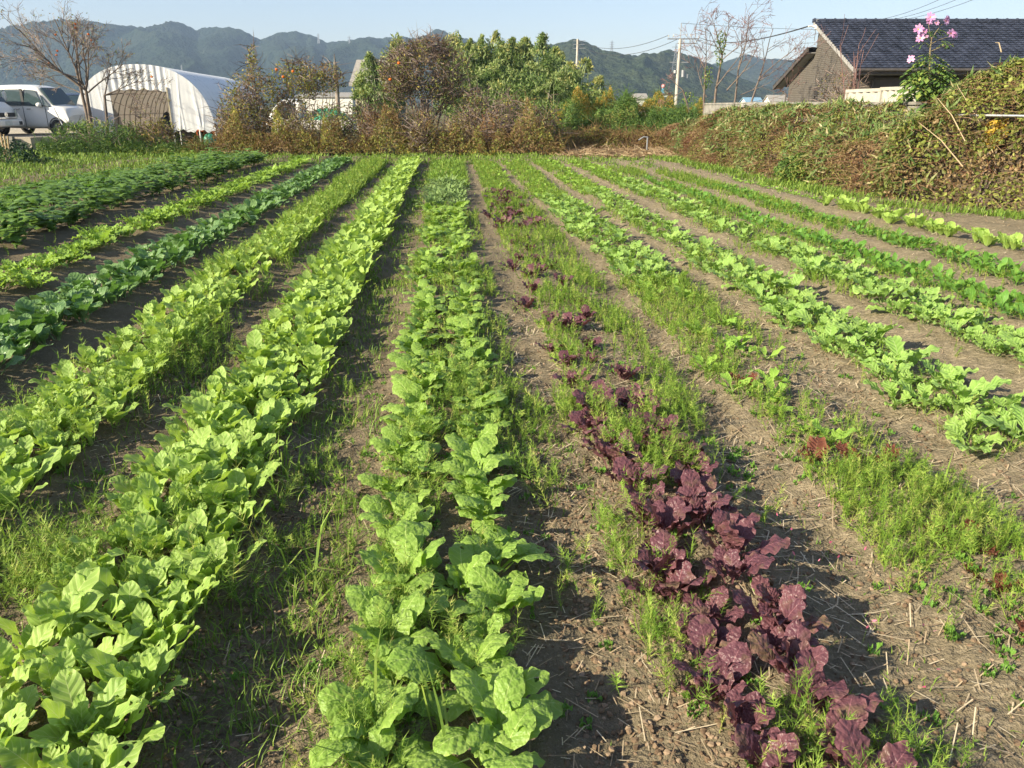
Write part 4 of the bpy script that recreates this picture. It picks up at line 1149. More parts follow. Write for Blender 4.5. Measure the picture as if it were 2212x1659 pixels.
b = MB(); b.box((1.66, 0, 0.74), (0.06, 0.7, 0.05)); b.build('grille_bar', m_chrome, van, bevel=0.01)
for x in (-1.22, 1.20):
    wheel(van, x, -0.66, 0.285, -1); wheel(van, x, 0.66, 0.285, 1)
    b = MB(); b.lathe([(0.30, -0.03), (0.345, -0.01), (0.345, 0.01), (0.29, 0.01)], 28, (x, -0.725, 0.29), 'Y'); b.build('wheel_arch', m_seam, van)

# front corner of a second white vehicle cut by the left edge
bx = yawthing('minibus', 'front corner of a white minibus cut off by the left edge', 'minibus', lat(3.5, 29.2) - 0.44, 29.3, GZ, rad(-6))
ST2 = [(-4.0, .35, 1.0, 1.9, .70), (-3.6, .28, 1.0, 1.98, .72), (-1.5, .28, 1.0, 1.98, .72), (-0.75, .28, 1.0, 1.93, .70), (-0.45, .28, 1.02, 1.78, .66), (0.05, .28, 1.0, 1.16, .68), (0.25, .3, .96, 1.05, .64), (0.40, .35, .8, .9, .6), (0.44, .42, .6, .66, .55)]
car_body(ST2, 0.85, 'body', bx, m_carwhite)
quadpanel(bx, 'windscreen', [(0.03, -0.72, 1.16), (0.03, 0.72, 1.16), (-0.44, 0.62, 1.78), (-0.44, -0.62, 1.78)], m_carglass, 0.04)
b = MB(); b.box((0.44, 0, 0.74), (0.05, 1.0, 0.14)); b.build('grille', m_seam, bx, bevel=0.01)
b = MB(); b.box((0.47, 0, 0.63), (0.04, 1.1, 0.05)); b.build('chrome_bar', m_chrome, bx, bevel=0.01)
b = MB(); b.lathe([(0.055, -0.012), (0.075, -0.012), (0.075, 0.012), (0.055, 0.012), (0.055, -0.012)], 20, (0.485, 0.0, 0.74), 'X'); b.box((0.485, 0, 0.74), (0.014, 0.12, 0.02)); b.box((0.485, 0, 0.74), (0.014, 0.02, 0.12)); b.build('emblem', m_chrome, bx)
for s in (-1, 1):
    quadpanel(bx, 'headlight', [(0.46, s * 0.52, 0.92), (0.30, s * 0.80, 0.95), (0.32, s * 0.80, 0.62), (0.47, s * 0.56, 0.66)][::s], m_lamp, 0.03)
b = MB(); b.box((0.42, 0, 0.46), (0.22, 1.62, 0.24)); b.build('bumper', m_carwhite, bx, bevel=0.06)
b = MB(); b.box((0.535, 0.0, 0.46), (0.012, 0.36, 0.16)); b.build('number_plate', plain('plate_white', (0.62, 0.64, 0.60), 0.5), bx, bevel=0.005)
for s in (-1, 1):
    b = MB(); b.box((0.535, s * 0.62, 0.45), (0.02, 0.16, 0.12)); b.build('fog_lamp', m_seam, bx, bevel=0.01)
    b = MB(); b.box((-0.18, s * 0.98, 1.38), (0.10, 0.14, 0.30)); b.build('wing_mirror', m_carwhite, bx, bevel=0.04)
for x in (-0.4, -2.9):
    wheel(bx, x, -0.76, 0.31, -1); wheel(bx, x, 0.76, 0.31, 1)

# dark-roofed hatchback behind the minivan
hb = yawthing('parked_hatchback', 'silver hatchback with a dark roof half hidden behind the minivan', 'car', lat(150, 35.5), 36.0, GZ, rad(-40))
ST3 = [(-1.9, .4, .8, .9, .5), (-1.85, .3, .9, 1.3, .52), (-1.2, .25, .92, 1.50, .56), (-.2, .24, .92, 1.53, .57), (.35, .24, .92, 1.42, .55), (1.0, .24, .92, 1.0, .56), (1.5, .26, .82, .88, .54), (1.85, .35, .6, .68, .45)]
car_body(ST3, 0.82, 'body', hb, m_silver)
quadpanel(hb, 'windscreen', [(1.0, -0.64, 1.0), (1.0, 0.64, 1.0), (0.36, 0.52, 1.41), (0.36, -0.52, 1.41)], m_carglass, 0.04)
quadpanel(hb, 'side_window', [(-1.2, -0.815, .98), (.85, -0.815, .98), (.30, -0.63, 1.37), (-1.1, -0.63, 1.42)], m_carglass, 0.014)
b = MB(); b.grid(np.array([[(x, y, z + 0.012 - 0.02 * (y / 0.5) ** 2) for y in np.linspace(-.5, .5, 7)] for x, z in ((-1.5, 1.44), (-1.1, 1.515), (-.2, 1.55), (.1, 1.53), (.33, 1.45))]))
b.build('roof_panel', m_navy, hb, True)
for x in (-1.2, 1.2):
    wheel(hb, x, -0.74, 0.30, -1); wheel(hb, x, 0.74, 0.30, 1)

# small white truck with a green tarpaulin behind the bushes
tk = yawthing('pickup_truck', 'small white pickup truck with a green tarpaulin load behind the bushes', 'truck', lat(640, 31.5), 32.2, 0.0, rad(2))
ST4 = [(0.0, .5, 1.0, 1.70, .56), (-.25, .45, 1.0, 1.78, .58), (-.7, .42, 1.0, 1.74, .57), (-1.0, .40, 1.0, 1.40, .6), (-1.22, .38, .95, 1.05, .6), (-1.32, .4, .7, .8, .58)]
car_body(ST4[::-1], 0.73, 'cab', tk, m_carwhite)
quadpanel(tk, 'side_window', [(-.95, -0.735, 1.08), (-.15, -0.735, 1.08), (-.18, -0.62, 1.6), (-.72, -0.62, 1.6)], m_carglass)
b = MB(); b.box((1.0, 0, 0.66), (2.0, 1.42, 0.10)); b.box((1.0, -0.70, 0.84), (2.0, 0.05, 0.28)); b.box((1.0, 0.70, 0.84), (2.0, 0.05, 0.28)); b.box((1.98, 0, 0.84), (0.05, 1.35, 0.28)); b.build('cargo_bed', m_carwhite, tk, bevel=0.01)
b = MB(); b.box((0.04, -0.6, 1.15), (0.06, 0.06, 0.9)); b.box((0.04, 0.6, 1.15), (0.06, 0.06, 0.9)); b.box((0.04, 0, 1.58), (0.06, 1.2, 0.06)); b.build('headboard', m_carwhite, tk)
for x in (-.75, 1.3):
    wheel(tk, x, -0.62, 0.27, -1); wheel(tk, x, 0.62, 0.27, 1)
p_ = tk.matrix_basis @ Vector((0.95, 0, 0.72))
heap('load_tarpaulin', 'green tarpaulin covering the load of the white pickup truck', 'tarpaulin', p_, 0.95, 0.62, 0.62, m_green_tarp, 71, -YAW)

# --- poles, wires, sign, pylons
m_pole = plain('concrete_pole', (0.46, 0.42, 0.36), 0.85, 0, 0.12, 2)
m_steel = plain('grey_steel', (0.30, 0.31, 0.33), 0.5, 0.5)
m_wire = plain('cable_black', (0.05, 0.05, 0.055), 0.6)
m_ins = plain('porcelain', (0.45, 0.45, 0.44), 0.3)
PD = 85.0
bp = at(1460, 226, PD); tp = at(1472, 50, PD)
up_ = thing('utility_pole', 'tall pale concrete utility pole with crossarms and insulators', 'utility pole', (bp.x, bp.y, -0.1))
hT = tp.z + 0.1
b = MB(); b.tube([(0, 0, 0), (0, 0, hT * 0.84)], [0.21, 0.14], 12); b.build('pole', m_pole, up_, True)
b = MB(); b.tube([(0, 0, hT * 0.84), (0, 0, hT)], 0.05, 6); b.build('top_mast', m_steel, up_)
cr, sr = CR, -SR
def arm(z, l0, l1, w=0.1):
    b = MB(); b.bar((l0 * cr, l0 * sr, z), (l1 * cr, l1 * sr, z), w, w); return b
arm(hT * 0.845, -1.3, 1.9, 0.11).build('crossarm', m_steel, up_)
arm(hT * 0.80, -0.3, 1.7, 0.09).build('crossarm', m_steel, up_)
arm(hT * 0.61, -0.9, 1.0, 0.09).build('crossarm', m_steel, up_)
for l, z in ((-1.2, .86), (-0.7, .865), (0.6, .868), (1.0, .87), (1.5, .865), (1.85, .85), (0.4, .81), (1.0, .81), (1.6, .81)):
    b = MB(); b.lathe([(0.02, 0), (0.07, 0.03), (0.04, 0.08), (0.07, 0.12), (0.03, 0.16), (0.06, 0.2), (0.02, 0.24)], 10, (l * cr, l * sr, hT * z)); b.build('insulator', m_ins, up_, True)
b = MB(); b.tube([(0.5 * cr, 0.5 * sr - .1, hT * .46), (0.5 * cr, 0.5 * sr - .1, hT * .53)], 0.2, 10); b.build('transformer', m_steel, up_, True)
b = MB(); b.tube([(0.95 * cr, 0.95 * sr, hT * .45), (0.95 * cr, 0.95 * sr, hT * .49)], 0.10, 10); b.tube([(-0.3 * cr, -0.3 * sr, hT * .50), (-0.3 * cr, -0.3 * sr, hT * .53)], 0.16, 10); b.build('junction_box', m_ins, up_, True)
P2D = 130.0
b2, t2 = at(1243, 226, P2D), at(1245.5, 84, P2D)
u2 = thing('utility_pole', 'slimmer pale utility pole rising behind the bamboo', 'utility pole', (b2.x, b2.y, -0.1))
h2 = t2.z + 0.1
b = MB(); b.tube([(0, 0, 0), (0.1, 0, h2)], [0.24, 0.17], 10); b.build('pole', m_pole, u2, True)
for z, w in ((.975, 1.3), (.93, 1.2), (.88, 1.3)):
    arm(h2 * z, -0.6, w, 0.09).build('crossarm', m_steel, u2)
P3D = 38.0
b3, t3 = at(729, 222, P3D), at(722, 116, P3D)
u3 = thing('wooden_post', 'thin weathered wooden post above the bushes', 'post', (b3.x, b3.y, -0.1))
b = MB(); b.tube([(0, 0, 0), (0.02, 0, t3.z * 0.5), (t3.x - b3.x, t3.y - b3.y, t3.z - 0.25)], [0.115, 0.10, 0.075], 9); b.build('post_shaft', plain('grey_wood', (0.30, 0.25, 0.20), 0.9, 0, 0.25, 3), u3, True)
b = MB(); b.tube([(t3.x - b3.x, t3.y - b3.y, t3.z - 0.25), (t3.x - b3.x, t3.y - b3.y, t3.z + 0.1)], [0.05, 0.015], 6); b.build('tip', m_trim, u3)

def wire(name, label, a, c, sag, r):
    n = 24
    a, c = Vector(a), Vector(c)
    pts = [a.lerp(c, i / n) - Vector((0, 0, sag * 4 * (i / n) * (1 - i / n))) for i in range(n + 1)]
    b = MB(); b.tube([p - a for p in pts], r, 4, cap=False)
    tag(b.build(name, m_wire, loc=a), label, 'power line', 'overhead power lines')
ptop = Vector((bp.x, bp.y, 0))
def pa(l, z): return Vector((bp.x + l * cr, bp.y + l * sr, hT * z))
hbk = hs.matrix_basis @ Vector((-0.62, 3.6, 4.64))
wire('power_line', 'black service cable from the tall pole to the house gable', pa(1.85, .85), hbk, 0.55, 0.028)
wire('power_line', 'upper wire from the tall pole to the slim pole', pa(-1.2, .87), Vector((b2.x, b2.y, h2 * .97)), 1.2, 0.026)
wire('power_line', 'lower wire from the tall pole to the slim pole', pa(-0.3, .83), Vector((b2.x, b2.y, h2 * .92)), 1.5, 0.026)
for i, (q, lab) in enumerate(((at(2070, -20, 75), 'topmost faint wire above the house roof'), (at(2110, -20, 75), 'middle faint wire above the house roof'), (at(2150, -20, 75), 'lowest faint wire above the house roof'))):
    wire('power_line', lab, at(1860 + 22 * i, 46, 120), q, 0.6, 0.022)
wire('power_line', 'thin wire from the tall pole mast rising over the house', Vector((tp.x, tp.y, tp.z)), at(2260, 40, 120), 1.0, 0.018)
wire('power_line', 'thin wire leaving the lower crossarm behind the house', pa(1.6, .82), at(1800, 130, 140), 1.0, 0.022)

# road sign
SD = 140.0
sg = at(1426, 226, SD)
st = thing('road_sign', 'road sign post with a round red-rimmed plate over a blue triangle', 'road sign', (sg.x, sg.y, -0.1), -YAW)
zc, zt = zat(185.5, SD) + 0.1, zat(196, SD) + 0.1
dx = 0.28
b = MB(); b.tube([(0, 0.08, 0), (dx, 0.08, zc + 0.3)], 0.06, 8); b.build('sign_post', m_white, st, True)
b = MB(); b.lathe([(0.001, 0.012), (0.30, 0.012), (0.30, -0.012), (0.001, -0.012)], 26, (dx, 0, zc), 'Y'); o = b.build('round_plate', m_white, st)
b = MB(); b.lathe([(0.20, 0.016), (0.285, 0.016), (0.285, 0.026), (0.20, 0.026), (0.20, 0.016)], 26, (dx, -0.04, zc), 'Y'); b.build('red_rim', plain('sign_red', (0.60, 0.035, 0.035), 0.4), o)
m_sb = plain('sign_blue', (0.05, 0.30, 0.62), 0.4)
b = MB(); b.box((dx - 0.05, -0.035, zc), (0.035, 0.01, 0.22)); b.bar((dx - 0.03, -0.035, zc), (dx + 0.08, -0.035, zc + 0.1), 0.03, 0.01); b.bar((dx - 0.03, -0.035, zc), (dx + 0.08, -0.035, zc - 0.1), 0.03, 0.01); b.build('symbol', m_sb, o)
b = MB(); b.prism([(dx - 0.36, zt - 0.42), (dx + 0.36, zt - 0.42), (dx + 0.05, zt + 0.42), (dx - 0.05, zt + 0.42)], -0.03, 0.0, 'XZ'); o = b.build('triangle_plate', plain('sign_cyan', (0.12, 0.42, 0.70), 0.4), st)
b = MB()
for x, z in ((-0.1, 0.02), (0.12, 0.02), (-0.2, -0.24), (0.0, -0.24), (0.2, -0.24)): b.prism([(dx + x - .06, zt + z - .06), (dx + x + .06, zt + z - .06), (dx + x, zt + z + .07)], -0.045, -0.035, 'XZ')
b.build('symbol', plain('sign_navy', (0.02, 0.06, 0.20), 0.4), o)
b = MB(); b.bar(at(1428, 208, 150), at(1452, 208.5, 150), 0.25); tag(b.build('guard_rail', m_white), 'short white rail behind the road sign', 'rail')

def pylon(px, pyt, pyb, D, label):
    base = at(px, pyb, D); h = zat(pyt, D) - base.z
    t = thing('transmission_tower', label, 'pylon', (base.x, base.y, base.z - 6), -YAW, 'transmission towers on the hills')
    H = h + 6; w = H * 0.11; r = D * 0.00022
    b = MB()
    for sx in (-1, 1):
        for sy in (-1, 1): b.tube([(sx * w, sy * w, 0), (sx * w * .28, sy * w * .28, H * .62), (0, 0, H)], r, 3)
    for q in range(9):
        f0, f1 = q / 9, (q + 1) / 9
        a0, a1 = w * (1 - 0.86 * f0), w * (1 - 0.86 * f1)
        b.tube([(-a0, -a0, H * f0), (a1, -a1, H * f1)], r * .7, 3); b.tube([(a0, -a0, H * f0), (-a1, -a1, H * f1)], r * .7, 3)
    b.build('lattice', m_steel, t)
    for f in (.66, .78, .9):
        b = MB(); b.tube([(-w * 1.1, 0, H * f), (w * 1.1, 0, H * f)], r * 1.2, 3); b.build('crossarm', m_steel, t)
pylon(394, 140, 158, 1000, 'pylon below the ridge above the tunnel roof')
pylon(688, 72, 86, 1500, 'small pylon on the ridge left of the wooden post')
pylon(756, 77, 106, 1400, 'taller pylon on the ridge right of the wooden post')
pylon(1321, 87, 114, 800, 'pylon on the right-hand wooded ridge')
pylon(1457, 94, 148, 560, 'pylon standing beside the tall utility pole')

# standpipe, handrail, stakes
b = MB(); p0 = at(1398, 312, 26.5)
b.tube([(0, 0, 0), (0, 0, 0.60)], 0.026, 8); b.tube([(0.02, 0, 0.58), (-0.14, -0.02, 0.60), (-0.30, -0.03, 0.50)], 0.022, 8)
tag(b.build('standpipe', plain('pvc_grey', (0.24, 0.25, 0.26), 0.6), smooth=True, loc=(p0.x, p0.y, -0.05)), 'grey bent standpipe at the far field edge', 'pipe')
b = MB(); q0, q1 = at(2052, 248, 13.25), at(2300, 252, 11.8)
b.tube([(0, 0, 0), tuple(q1 - q0)], 0.022, 8)
tag(b.build('handrail', m_pipe, smooth=True, loc=q0), 'grey metal pipe rail sticking out of the vines', 'rail')
# ------------------------------------------------------------------ trees, shrubs, thickets
def rot_frame(g, n, nz=None, bias=0.0):
    """random leaf axes: direction along the leaf, and its side"""
    d = g.normal(0, 1, (n, 3)); d[:, 2] -= bias
    d /= np.linalg.norm(d, axis=1, keepdims=True)
    r = g.normal(0, 1, (n, 3)); r[:, 2] += 0.6
    s = np.cross(d, r); s /= np.linalg.norm(s, axis=1, keepdims=True) + 1e-9
    return d, s

def leaves(b, g, P, size, aspect=0.45, bias=0.3, rnd=None, jit=0.4, mi=0):
    n = len(P)
    d, s = rot_frame(g, n, bias=bias)
    L = size * g.uniform(1 - jit, 1 + jit, n)
    nrm = np.cross(d, s)
    h = d * (L / 2)[:, None]; w = s * (L * aspect / 2)[:, None]
    k = nrm * (L * 0.10)[:, None]
    V = np.stack([P - h, P - h * 0.1 + w + k, P + h - k, P - h * 0.1 - w + k], 1).reshape(-1, 3)
    b.add(V, np.arange(4 * n).reshape(-1, 4), None, g.uniform(0, 1, n) if rnd is None else rnd, mi)

def twigs(b, g, P, length, w, up=0.6, rnd=None):
    n = len(P)
    d = g.normal(0, 1, (n, 3)); d[:, 2] = np.abs(d[:, 2]) * up + up * 0.4
    d /= np.linalg.norm(d, axis=1, keepdims=True)
    L = length * g.uniform(0.4, 1.4, n)
    s = np.cross(d, g.normal(0, 1, (n, 3))); s /= np.linalg.norm(s, axis=1, keepdims=True)
    q = np.cross(d, s); mid = P + d * (L * .5)[:, None] + g.normal(0, 0.08, (n, 3)) * L[:, None]; t = P + d * L[:, None] + np.array([0, 0, -0.12]) * L[:, None] + g.normal(0, 0.1, (n, 3)) * L[:, None]
    r = g.uniform(0, 1, n) if rnd is None else rnd
    for a in (s * w, q * w):
        V = np.stack([P - a, P + a, mid + a * .8, mid - a * .8, t], 1).reshape(-1, 3)
        i = np.arange(n)[:, None] * 5
        b.add(V, i + np.array([[0, 1, 2, 3]]), None, r)
        b.F.append((i + np.array([[3, 2, 4]]) + b.n - len(V), r, np.zeros(n, int)))

def blob(g, n, c, r, shell=0.5, seed=0, rough=0.25):
    """points in the outer part of a lumpy ellipsoid"""
    d = g.normal(0, 1, (n, 3)); d /= np.linalg.norm(d, axis=1, keepdims=True)
    k = 1 + rough * (vnoise(d[:, 0] * 2.3 + 5, d[:, 1] * 2.3 + d[:, 2] * 2.1, seed) + 0.6 * vnoise(d[:, 0] * 5, d[:, 2] * 5 + d[:, 1] * 4, seed + 1))
    f = (shell ** 3 + (1 - shell ** 3) * g.uniform(0, 1, n)) ** (1 / 3)
    return np.array(c) + d * np.array(r) * (k * f)[:, None]

F_DRY = foliage('autumn_vine_leaves', [(0, (0.13, 0.075, 0.045)), (0.15, (0.24, 0.15, 0.075)), (0.35, (0.31, 0.215, 0.095)), (0.5, (0.21, 0.19, 0.06)), (0.72, (0.20, 0.24, 0.06)), (0.9, (0.33, 0.35, 0.08)), (1, (0.52, 0.42, 0.09))], 0.28)
F_BANK = foliage('bank_leaves', [(0, (0.15, 0.065, 0.04)), (0.14, (0.23, 0.135, 0.07)), (0.34, (0.34, 0.25, 0.13)), (0.48, (0.20, 0.155, 0.06)), (0.62, (0.125, 0.15, 0.036)), (0.82, (0.185, 0.225, 0.05)), (0.96, (0.28, 0.31, 0.07)), (1, (0.45, 0.40, 0.08))], 0.26)
F_RUSSET = foliage('russet_leaves', [(0, (0.12, 0.06, 0.035)), (0.5, (0.25, 0.13, 0.06)), (0.85, (0.30, 0.22, 0.08)), (1, (0.24, 0.26, 0.07))], 0.25)
F_STRAWLEAF = foliage('straw_coloured_leaves', [(0, (0.17, 0.13, 0.055)), (0.4, (0.32, 0.26, 0.11)), (0.75, (0.26, 0.27, 0.075)), (1, (0.46, 0.40, 0.16))], 0.25)
F_GREEN = foliage('shrub_green_leaves', [(0, (0.058, 0.111, 0.029)), (0.5, (0.111, 0.195, 0.046)), (0.85, (0.208, 0.286, 0.058)), (1, (0.338, 0.338, 0.091))], 0.25)
F_DKGREEN = foliage('dark_shrub_leaves', [(0, (0.024, 0.060, 0.024)), (0.6, (0.048, 0.102, 0.036)), (1, (0.096, 0.156, 0.048))], 0.2)
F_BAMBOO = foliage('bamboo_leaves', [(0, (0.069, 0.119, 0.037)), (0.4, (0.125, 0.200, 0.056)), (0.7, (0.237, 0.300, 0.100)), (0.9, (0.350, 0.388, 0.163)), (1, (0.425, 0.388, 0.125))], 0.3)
F_GOLD = foliage('goldenrod', [(0, (0.10, 0.16, 0.035)), (0.45, (0.17, 0.24, 0.05)), (0.6, (0.30, 0.24, 0.05)), (0.85, (0.44, 0.29, 0.045)), (1, (0.52, 0.36, 0.09))], 0.25)
F_WEED = foliage('tall_weeds', [(0, (0.072, 0.132, 0.036)), (0.5, (0.132, 0.228, 0.054)), (0.85, (0.228, 0.300, 0.072)), (1, (0.360, 0.312, 0.108))], 0.25)
F_TWIG = foliage('bare_twigs', [(0, (0.12, 0.085, 0.072)), (0.6, (0.22, 0.165, 0.14)), (1, (0.32, 0.26, 0.22))], 0.0, 0.8)
F_STRAW = foliage('dead_stalks', [(0, (0.16, 0.10, 0.06)), (0.5, (0.34, 0.24, 0.14)), (1, (0.52, 0.42, 0.27))], 0.1, 0.7)
F_FRUIT = foliage('ripe_persimmon', [(0, (0.62, 0.10, 0.012)), (1, (0.72, 0.20, 0.02))], 0.05, 0.35)
M_BARK = plain('grey_bark', (0.17, 0.13, 0.105), 0.9, 0, 0.25, 6, bump=0.4)
M_REDBARK = plain('reddish_bark', (0.22, 0.12, 0.105), 0.85, 0, 0.2, 6)

def grow(g, p, d, L, r, depth, out, up=0.12, wob=0.25, kids=(3, 5), shrink=0.62, ang=(25, 55), nseg=6):
    p = np.array(p, float); d = np.array(d, float) / np.linalg.norm(d)
    pts, rs = [p.copy()], [r]
    for i in range(nseg):
        d = d + g.normal(0, wob, 3) / nseg * 1.6 + np.array([0, 0, up]) / nseg * 1.5
        d /= np.linalg.norm(d)
        p = p + d * L / nseg
        pts.append(p.copy()); rs.append(r * (1 - 0.6 * (i + 1) / nseg))
    out.append((np.array(pts), np.array(rs), depth))
    if depth <= 0: return
    for k in range(int(g.integers(*kids)) + (1 if depth > 1 else 0)):
        f = g.uniform(0.3, 1.0)
        i = min(int(f * nseg), nseg - 1)
        dd = pts[i + 1] - pts[i]; dd = dd / np.linalg.norm(dd)
        ax = np.cross(dd, g.normal(0, 1, 3)); ax /= np.linalg.norm(ax)
        a = rad(g.uniform(*ang))
        nd = dd * math.cos(a) + np.cross(ax, dd) * math.sin(a)
        grow(g, pts[i] + (pts[i + 1] - pts[i]) * (f * nseg - i), nd, L * shrink * g.uniform(0.7, 1.25), max(rs[i] * 0.62, 0.003), depth - 1, out, up, wob, kids, shrink, ang, max(3, nseg - 1))

def skeleton(out, k=6, minr=0.004):
    tr, tw = MB(), MB()
    top = max(o[2] for o in out)
    for pts, rs, dep in out:
        (tr if dep >= top - 1 else tw).tube(pts, np.maximum(rs, minr), k if dep >= top - 1 else 3, rnd=float(abs(math.sin(pts[0].sum() * 9))), cap=False)
    return tr, tw

def fruit(parent, p, r=0.042):
    b = MB(); b.lathe([(0.001, -r * .85), (r * .7, -r * .7), (r, -r * .05), (r * .85, r * .6), (r * .3, r * .8), (0.001, r * .75)], 10, rnd_ := tuple(p))
    return b.build('fruit', F_FRUIT, parent, True)

# --- bare persimmon tree before the tunnel
g = np.random.default_rng(8)
TDp = 30.0
base = at(196, 300, TDp); base.z = 0
pt = thing('persimmon_tree', 'nearly bare leaning persimmon tree with orange fruit before the tunnel', 'tree', base, -YAW)
out = []
def hpt(px, py, D=TDp):
    v = at(px, py, D) - base
    return np.array([v.x * CR - v.y * SR, v.x * SR + v.y * CR, v.z])
for tgt, r in (((186, 196), .085), ((165, 150), .07), ((226, 206), .06)):
    q = hpt(*tgt); p0 = np.array([0.0, 0, 0]) + (np.array([0.55, 0, 0]) if tgt[0] == 226 else 0)
    pts = np.array([p0, q * 0.45 + p0 * 0.55 + [0.05, 0, 0], q]); out.append((pts, np.array([r, r * .85, r * .65]), 3))
for (s, e, r) in (((186, 196), (70, 42), .045), ((186, 196), (105, 36), .045), ((165, 150), (140, 32), .04), ((175, 170), (20, 135), .035), ((186, 196), (40, 95), .04), ((178, 185), (150, 60), .045), ((186, 196), (215, 110), .045),
                  ((165, 150), (180, 60), .035), ((190, 200), (260, 130), .04), ((226, 206), (290, 165), .035), ((226, 206), (330, 190), .03), ((226, 206), (235, 130), .035), ((186, 205), (60, 160), .03), ((226, 215), (300, 235), .02), ((178, 180), (95, 120), .04), ((186, 196), (195, 80), .04)):
    a, c = hpt(*s), hpt(*e)
    n = np.linalg.norm(c - a); dv = (c - a) / n; dv[1] += g.normal(0, 0.28)
    grow(g, a, dv, n * 0.95, r * .8, 3, out, up=0.06, wob=0.25, kids=(4, 7), shrink=0.45, ang=(18, 55))
tr, tw = skeleton(out, 6, 0.0045)
tr.build('trunk', M_BARK, pt, True); tw.build('twigs', F_TWIG, pt)
tips = np.array([o[0][-1] for o in out if o[2] == 0])
sel = tips[g.uniform(0, 1, len(tips)) < 0.10]
b = MB(); leaves(b, g, np.repeat(sel, 2, 0) + g.normal(0, 0.08, (len(sel) * 2, 3)), 0.07, 0.5); b.build('sparse_leaves', F_DRY, pt)
for px, py in ((163, 52), (163, 60), (120, 75), (191, 74), (197, 87), (202, 96), (124, 110), (122, 119), (106, 137), (166, 154), (328, 166)):
    fruit(pt, hpt(px, py))

# --- shrubs: a thing each, with stems and leaves as parts
def shrub(name, label, cat, l, d, parts, m, size=0.08, aspect=0.5, stems=14, twn=0, z=0.0, group=None, mst=None, bias=0.3, tw_len=0.5, rfun=None, seed=1):
    """parts: list of (dx, dy, cz, rx, ry, rz, n leaves, shell)"""
    g = np.random.default_rng(seed * 13 + 1)
    t = thing(name, label, cat, W(l, d, z), -YAW, group)
    b = MB(); c = MB()
    for i, (dx, dy, cz, rx, ry, rz, n, sh) in enumerate(parts):
        P = blob(g, n, (dx, dy, cz), (rx, ry, rz), sh, seed + i)
        P = P[P[:, 2] > 0.01]
        r = np.clip(0.5 + 0.42 * vnoise(P[:, 0] * 2.2 + seed, P[:, 2] * 2.2 + P[:, 1], seed + 3) + g.normal(0, 0.22, len(P)), 0, 1)
        leaves(b, g, P, size, aspect, bias, r)
        if twn:
            Q = blob(g, int(n * twn), (dx, dy, cz), (rx, ry, rz), 0.55, seed + i)
            twigs(c, g, Q, tw_len, 0.006 + 0.0002 * d)
    b.build('foliage', m, t)
    if twn: c.build('twigs', mst or F_TWIG, t)
    s = MB()
    for i in range(stems):
        dx, dy, cz, rx, ry, rz, n, sh = parts[i % len(parts)]
        e = blob(g, 1, (dx, dy, cz), (rx * .7, ry * .7, rz * .8), 0.3, seed)[0]
        o = np.array([dx * 0.8 + g.normal(0, rx * .22), dy + g.normal(0, ry * .25), 0.0])
        s.tube([o, (o + e) / 2 + g.normal(0, 0.06, 3), e], [0.02, 0.014, 0.006], 4, rnd=g.uniform())
    s.build('stems', mst or F_TWIG, t)
    return t
def up(px0, px1, py_top, py_bot, D):
    """ellipsoid numbers from a box in the photograph"""
    return (lat((px0 + px1) / 2, D), (zat(py_top, D) + zat(py_bot, D)) / 2, (lat(px1, D) - lat(px0, D)) / 2, (zat(py_top, D) - zat(py_bot, D)) / 2)

def photoshrub(name, label, cat, D, boxes, m, seed, dens=900, thick=0.8, **k):
    l0 = lat((boxes[0][0] + boxes[0][1]) / 2, D)
    ps = []
    for x0, x1, y0, y1, *o in boxes:
        l, cz, rx, rz = up(x0, x1, y0, y1, D)
        ps.append((l - l0, (o[1] if len(o) > 1 else 0.0), cz, rx, max(rx, rz) * thick, rz, int(dens * rx * rz * 4 * (o[0] if o else 1.0)) + 20, 0.45))
    return shrub(name, label, cat, l0, D, ps, m, seed=seed, **k)

photoshrub('bamboo_grass_clump', 'bushy green bamboo-grass clump in front of the white tunnel', 'shrub', 28.0, [(95, 260, 255, 345), (150, 330, 270, 345), (240, 300, 262, 330)], F_GREEN, 3, dens=520, size=0.17, aspect=0.16, twn=0.05, bias=0.1)
photoshrub('brown_shrub', 'brownish twiggy bush right of the bamboo-grass clump', 'shrub', 28.2, [(260, 385, 262, 348), (300, 372, 245, 330, 0.6)], F_DRY, 4, dens=480, size=0.085, twn=0.1)
photoshrub('dark_bush', 'dark green heap-like bush at the left edge of the field', 'bush', 22.5, [(-70, 62, 300, 372), (20, 90, 335, 372)], F_DKGREEN, 5, dens=900, size=0.08, aspect=0.6)
photoshrub('vine_shrub', 'vine-smothered shrub with a tall thin spire right of the tunnel', 'shrub', 28.5, [(462, 590, 190, 345), (470, 600, 235, 345), (538, 572, 110, 215, 0.55), (546, 564, 88, 150, 0.8), (490, 610, 150, 250, 0.7), (462, 530, 240, 330)], F_DRY, 6, dens=420, size=0.085, twn=0.16, tw_len=0.6)
t_ = photoshrub('vine_draped_persimmon', 'round-topped tree draped in yellowing vines beside the thin spire', 'tree', 29.0, [(588, 700, 128, 225), (630, 740, 140, 210, 0.9), (595, 640, 190, 320, 0.9), (690, 745, 135, 200, 0.8), (600, 760, 215, 320, 0.32), (560, 630, 215, 330, 0.7)], F_DRY, 7, dens=430, size=0.09, twn=0.12, tw_len=0.6)
L0 = lat(647.5, 29.0)
for px, py in ((608, 150), (643, 154), (621, 166)):
    fruit(t_, (lat(px, 28.2) - L0, -0.8, zat(py, 28.2)), 0.05)
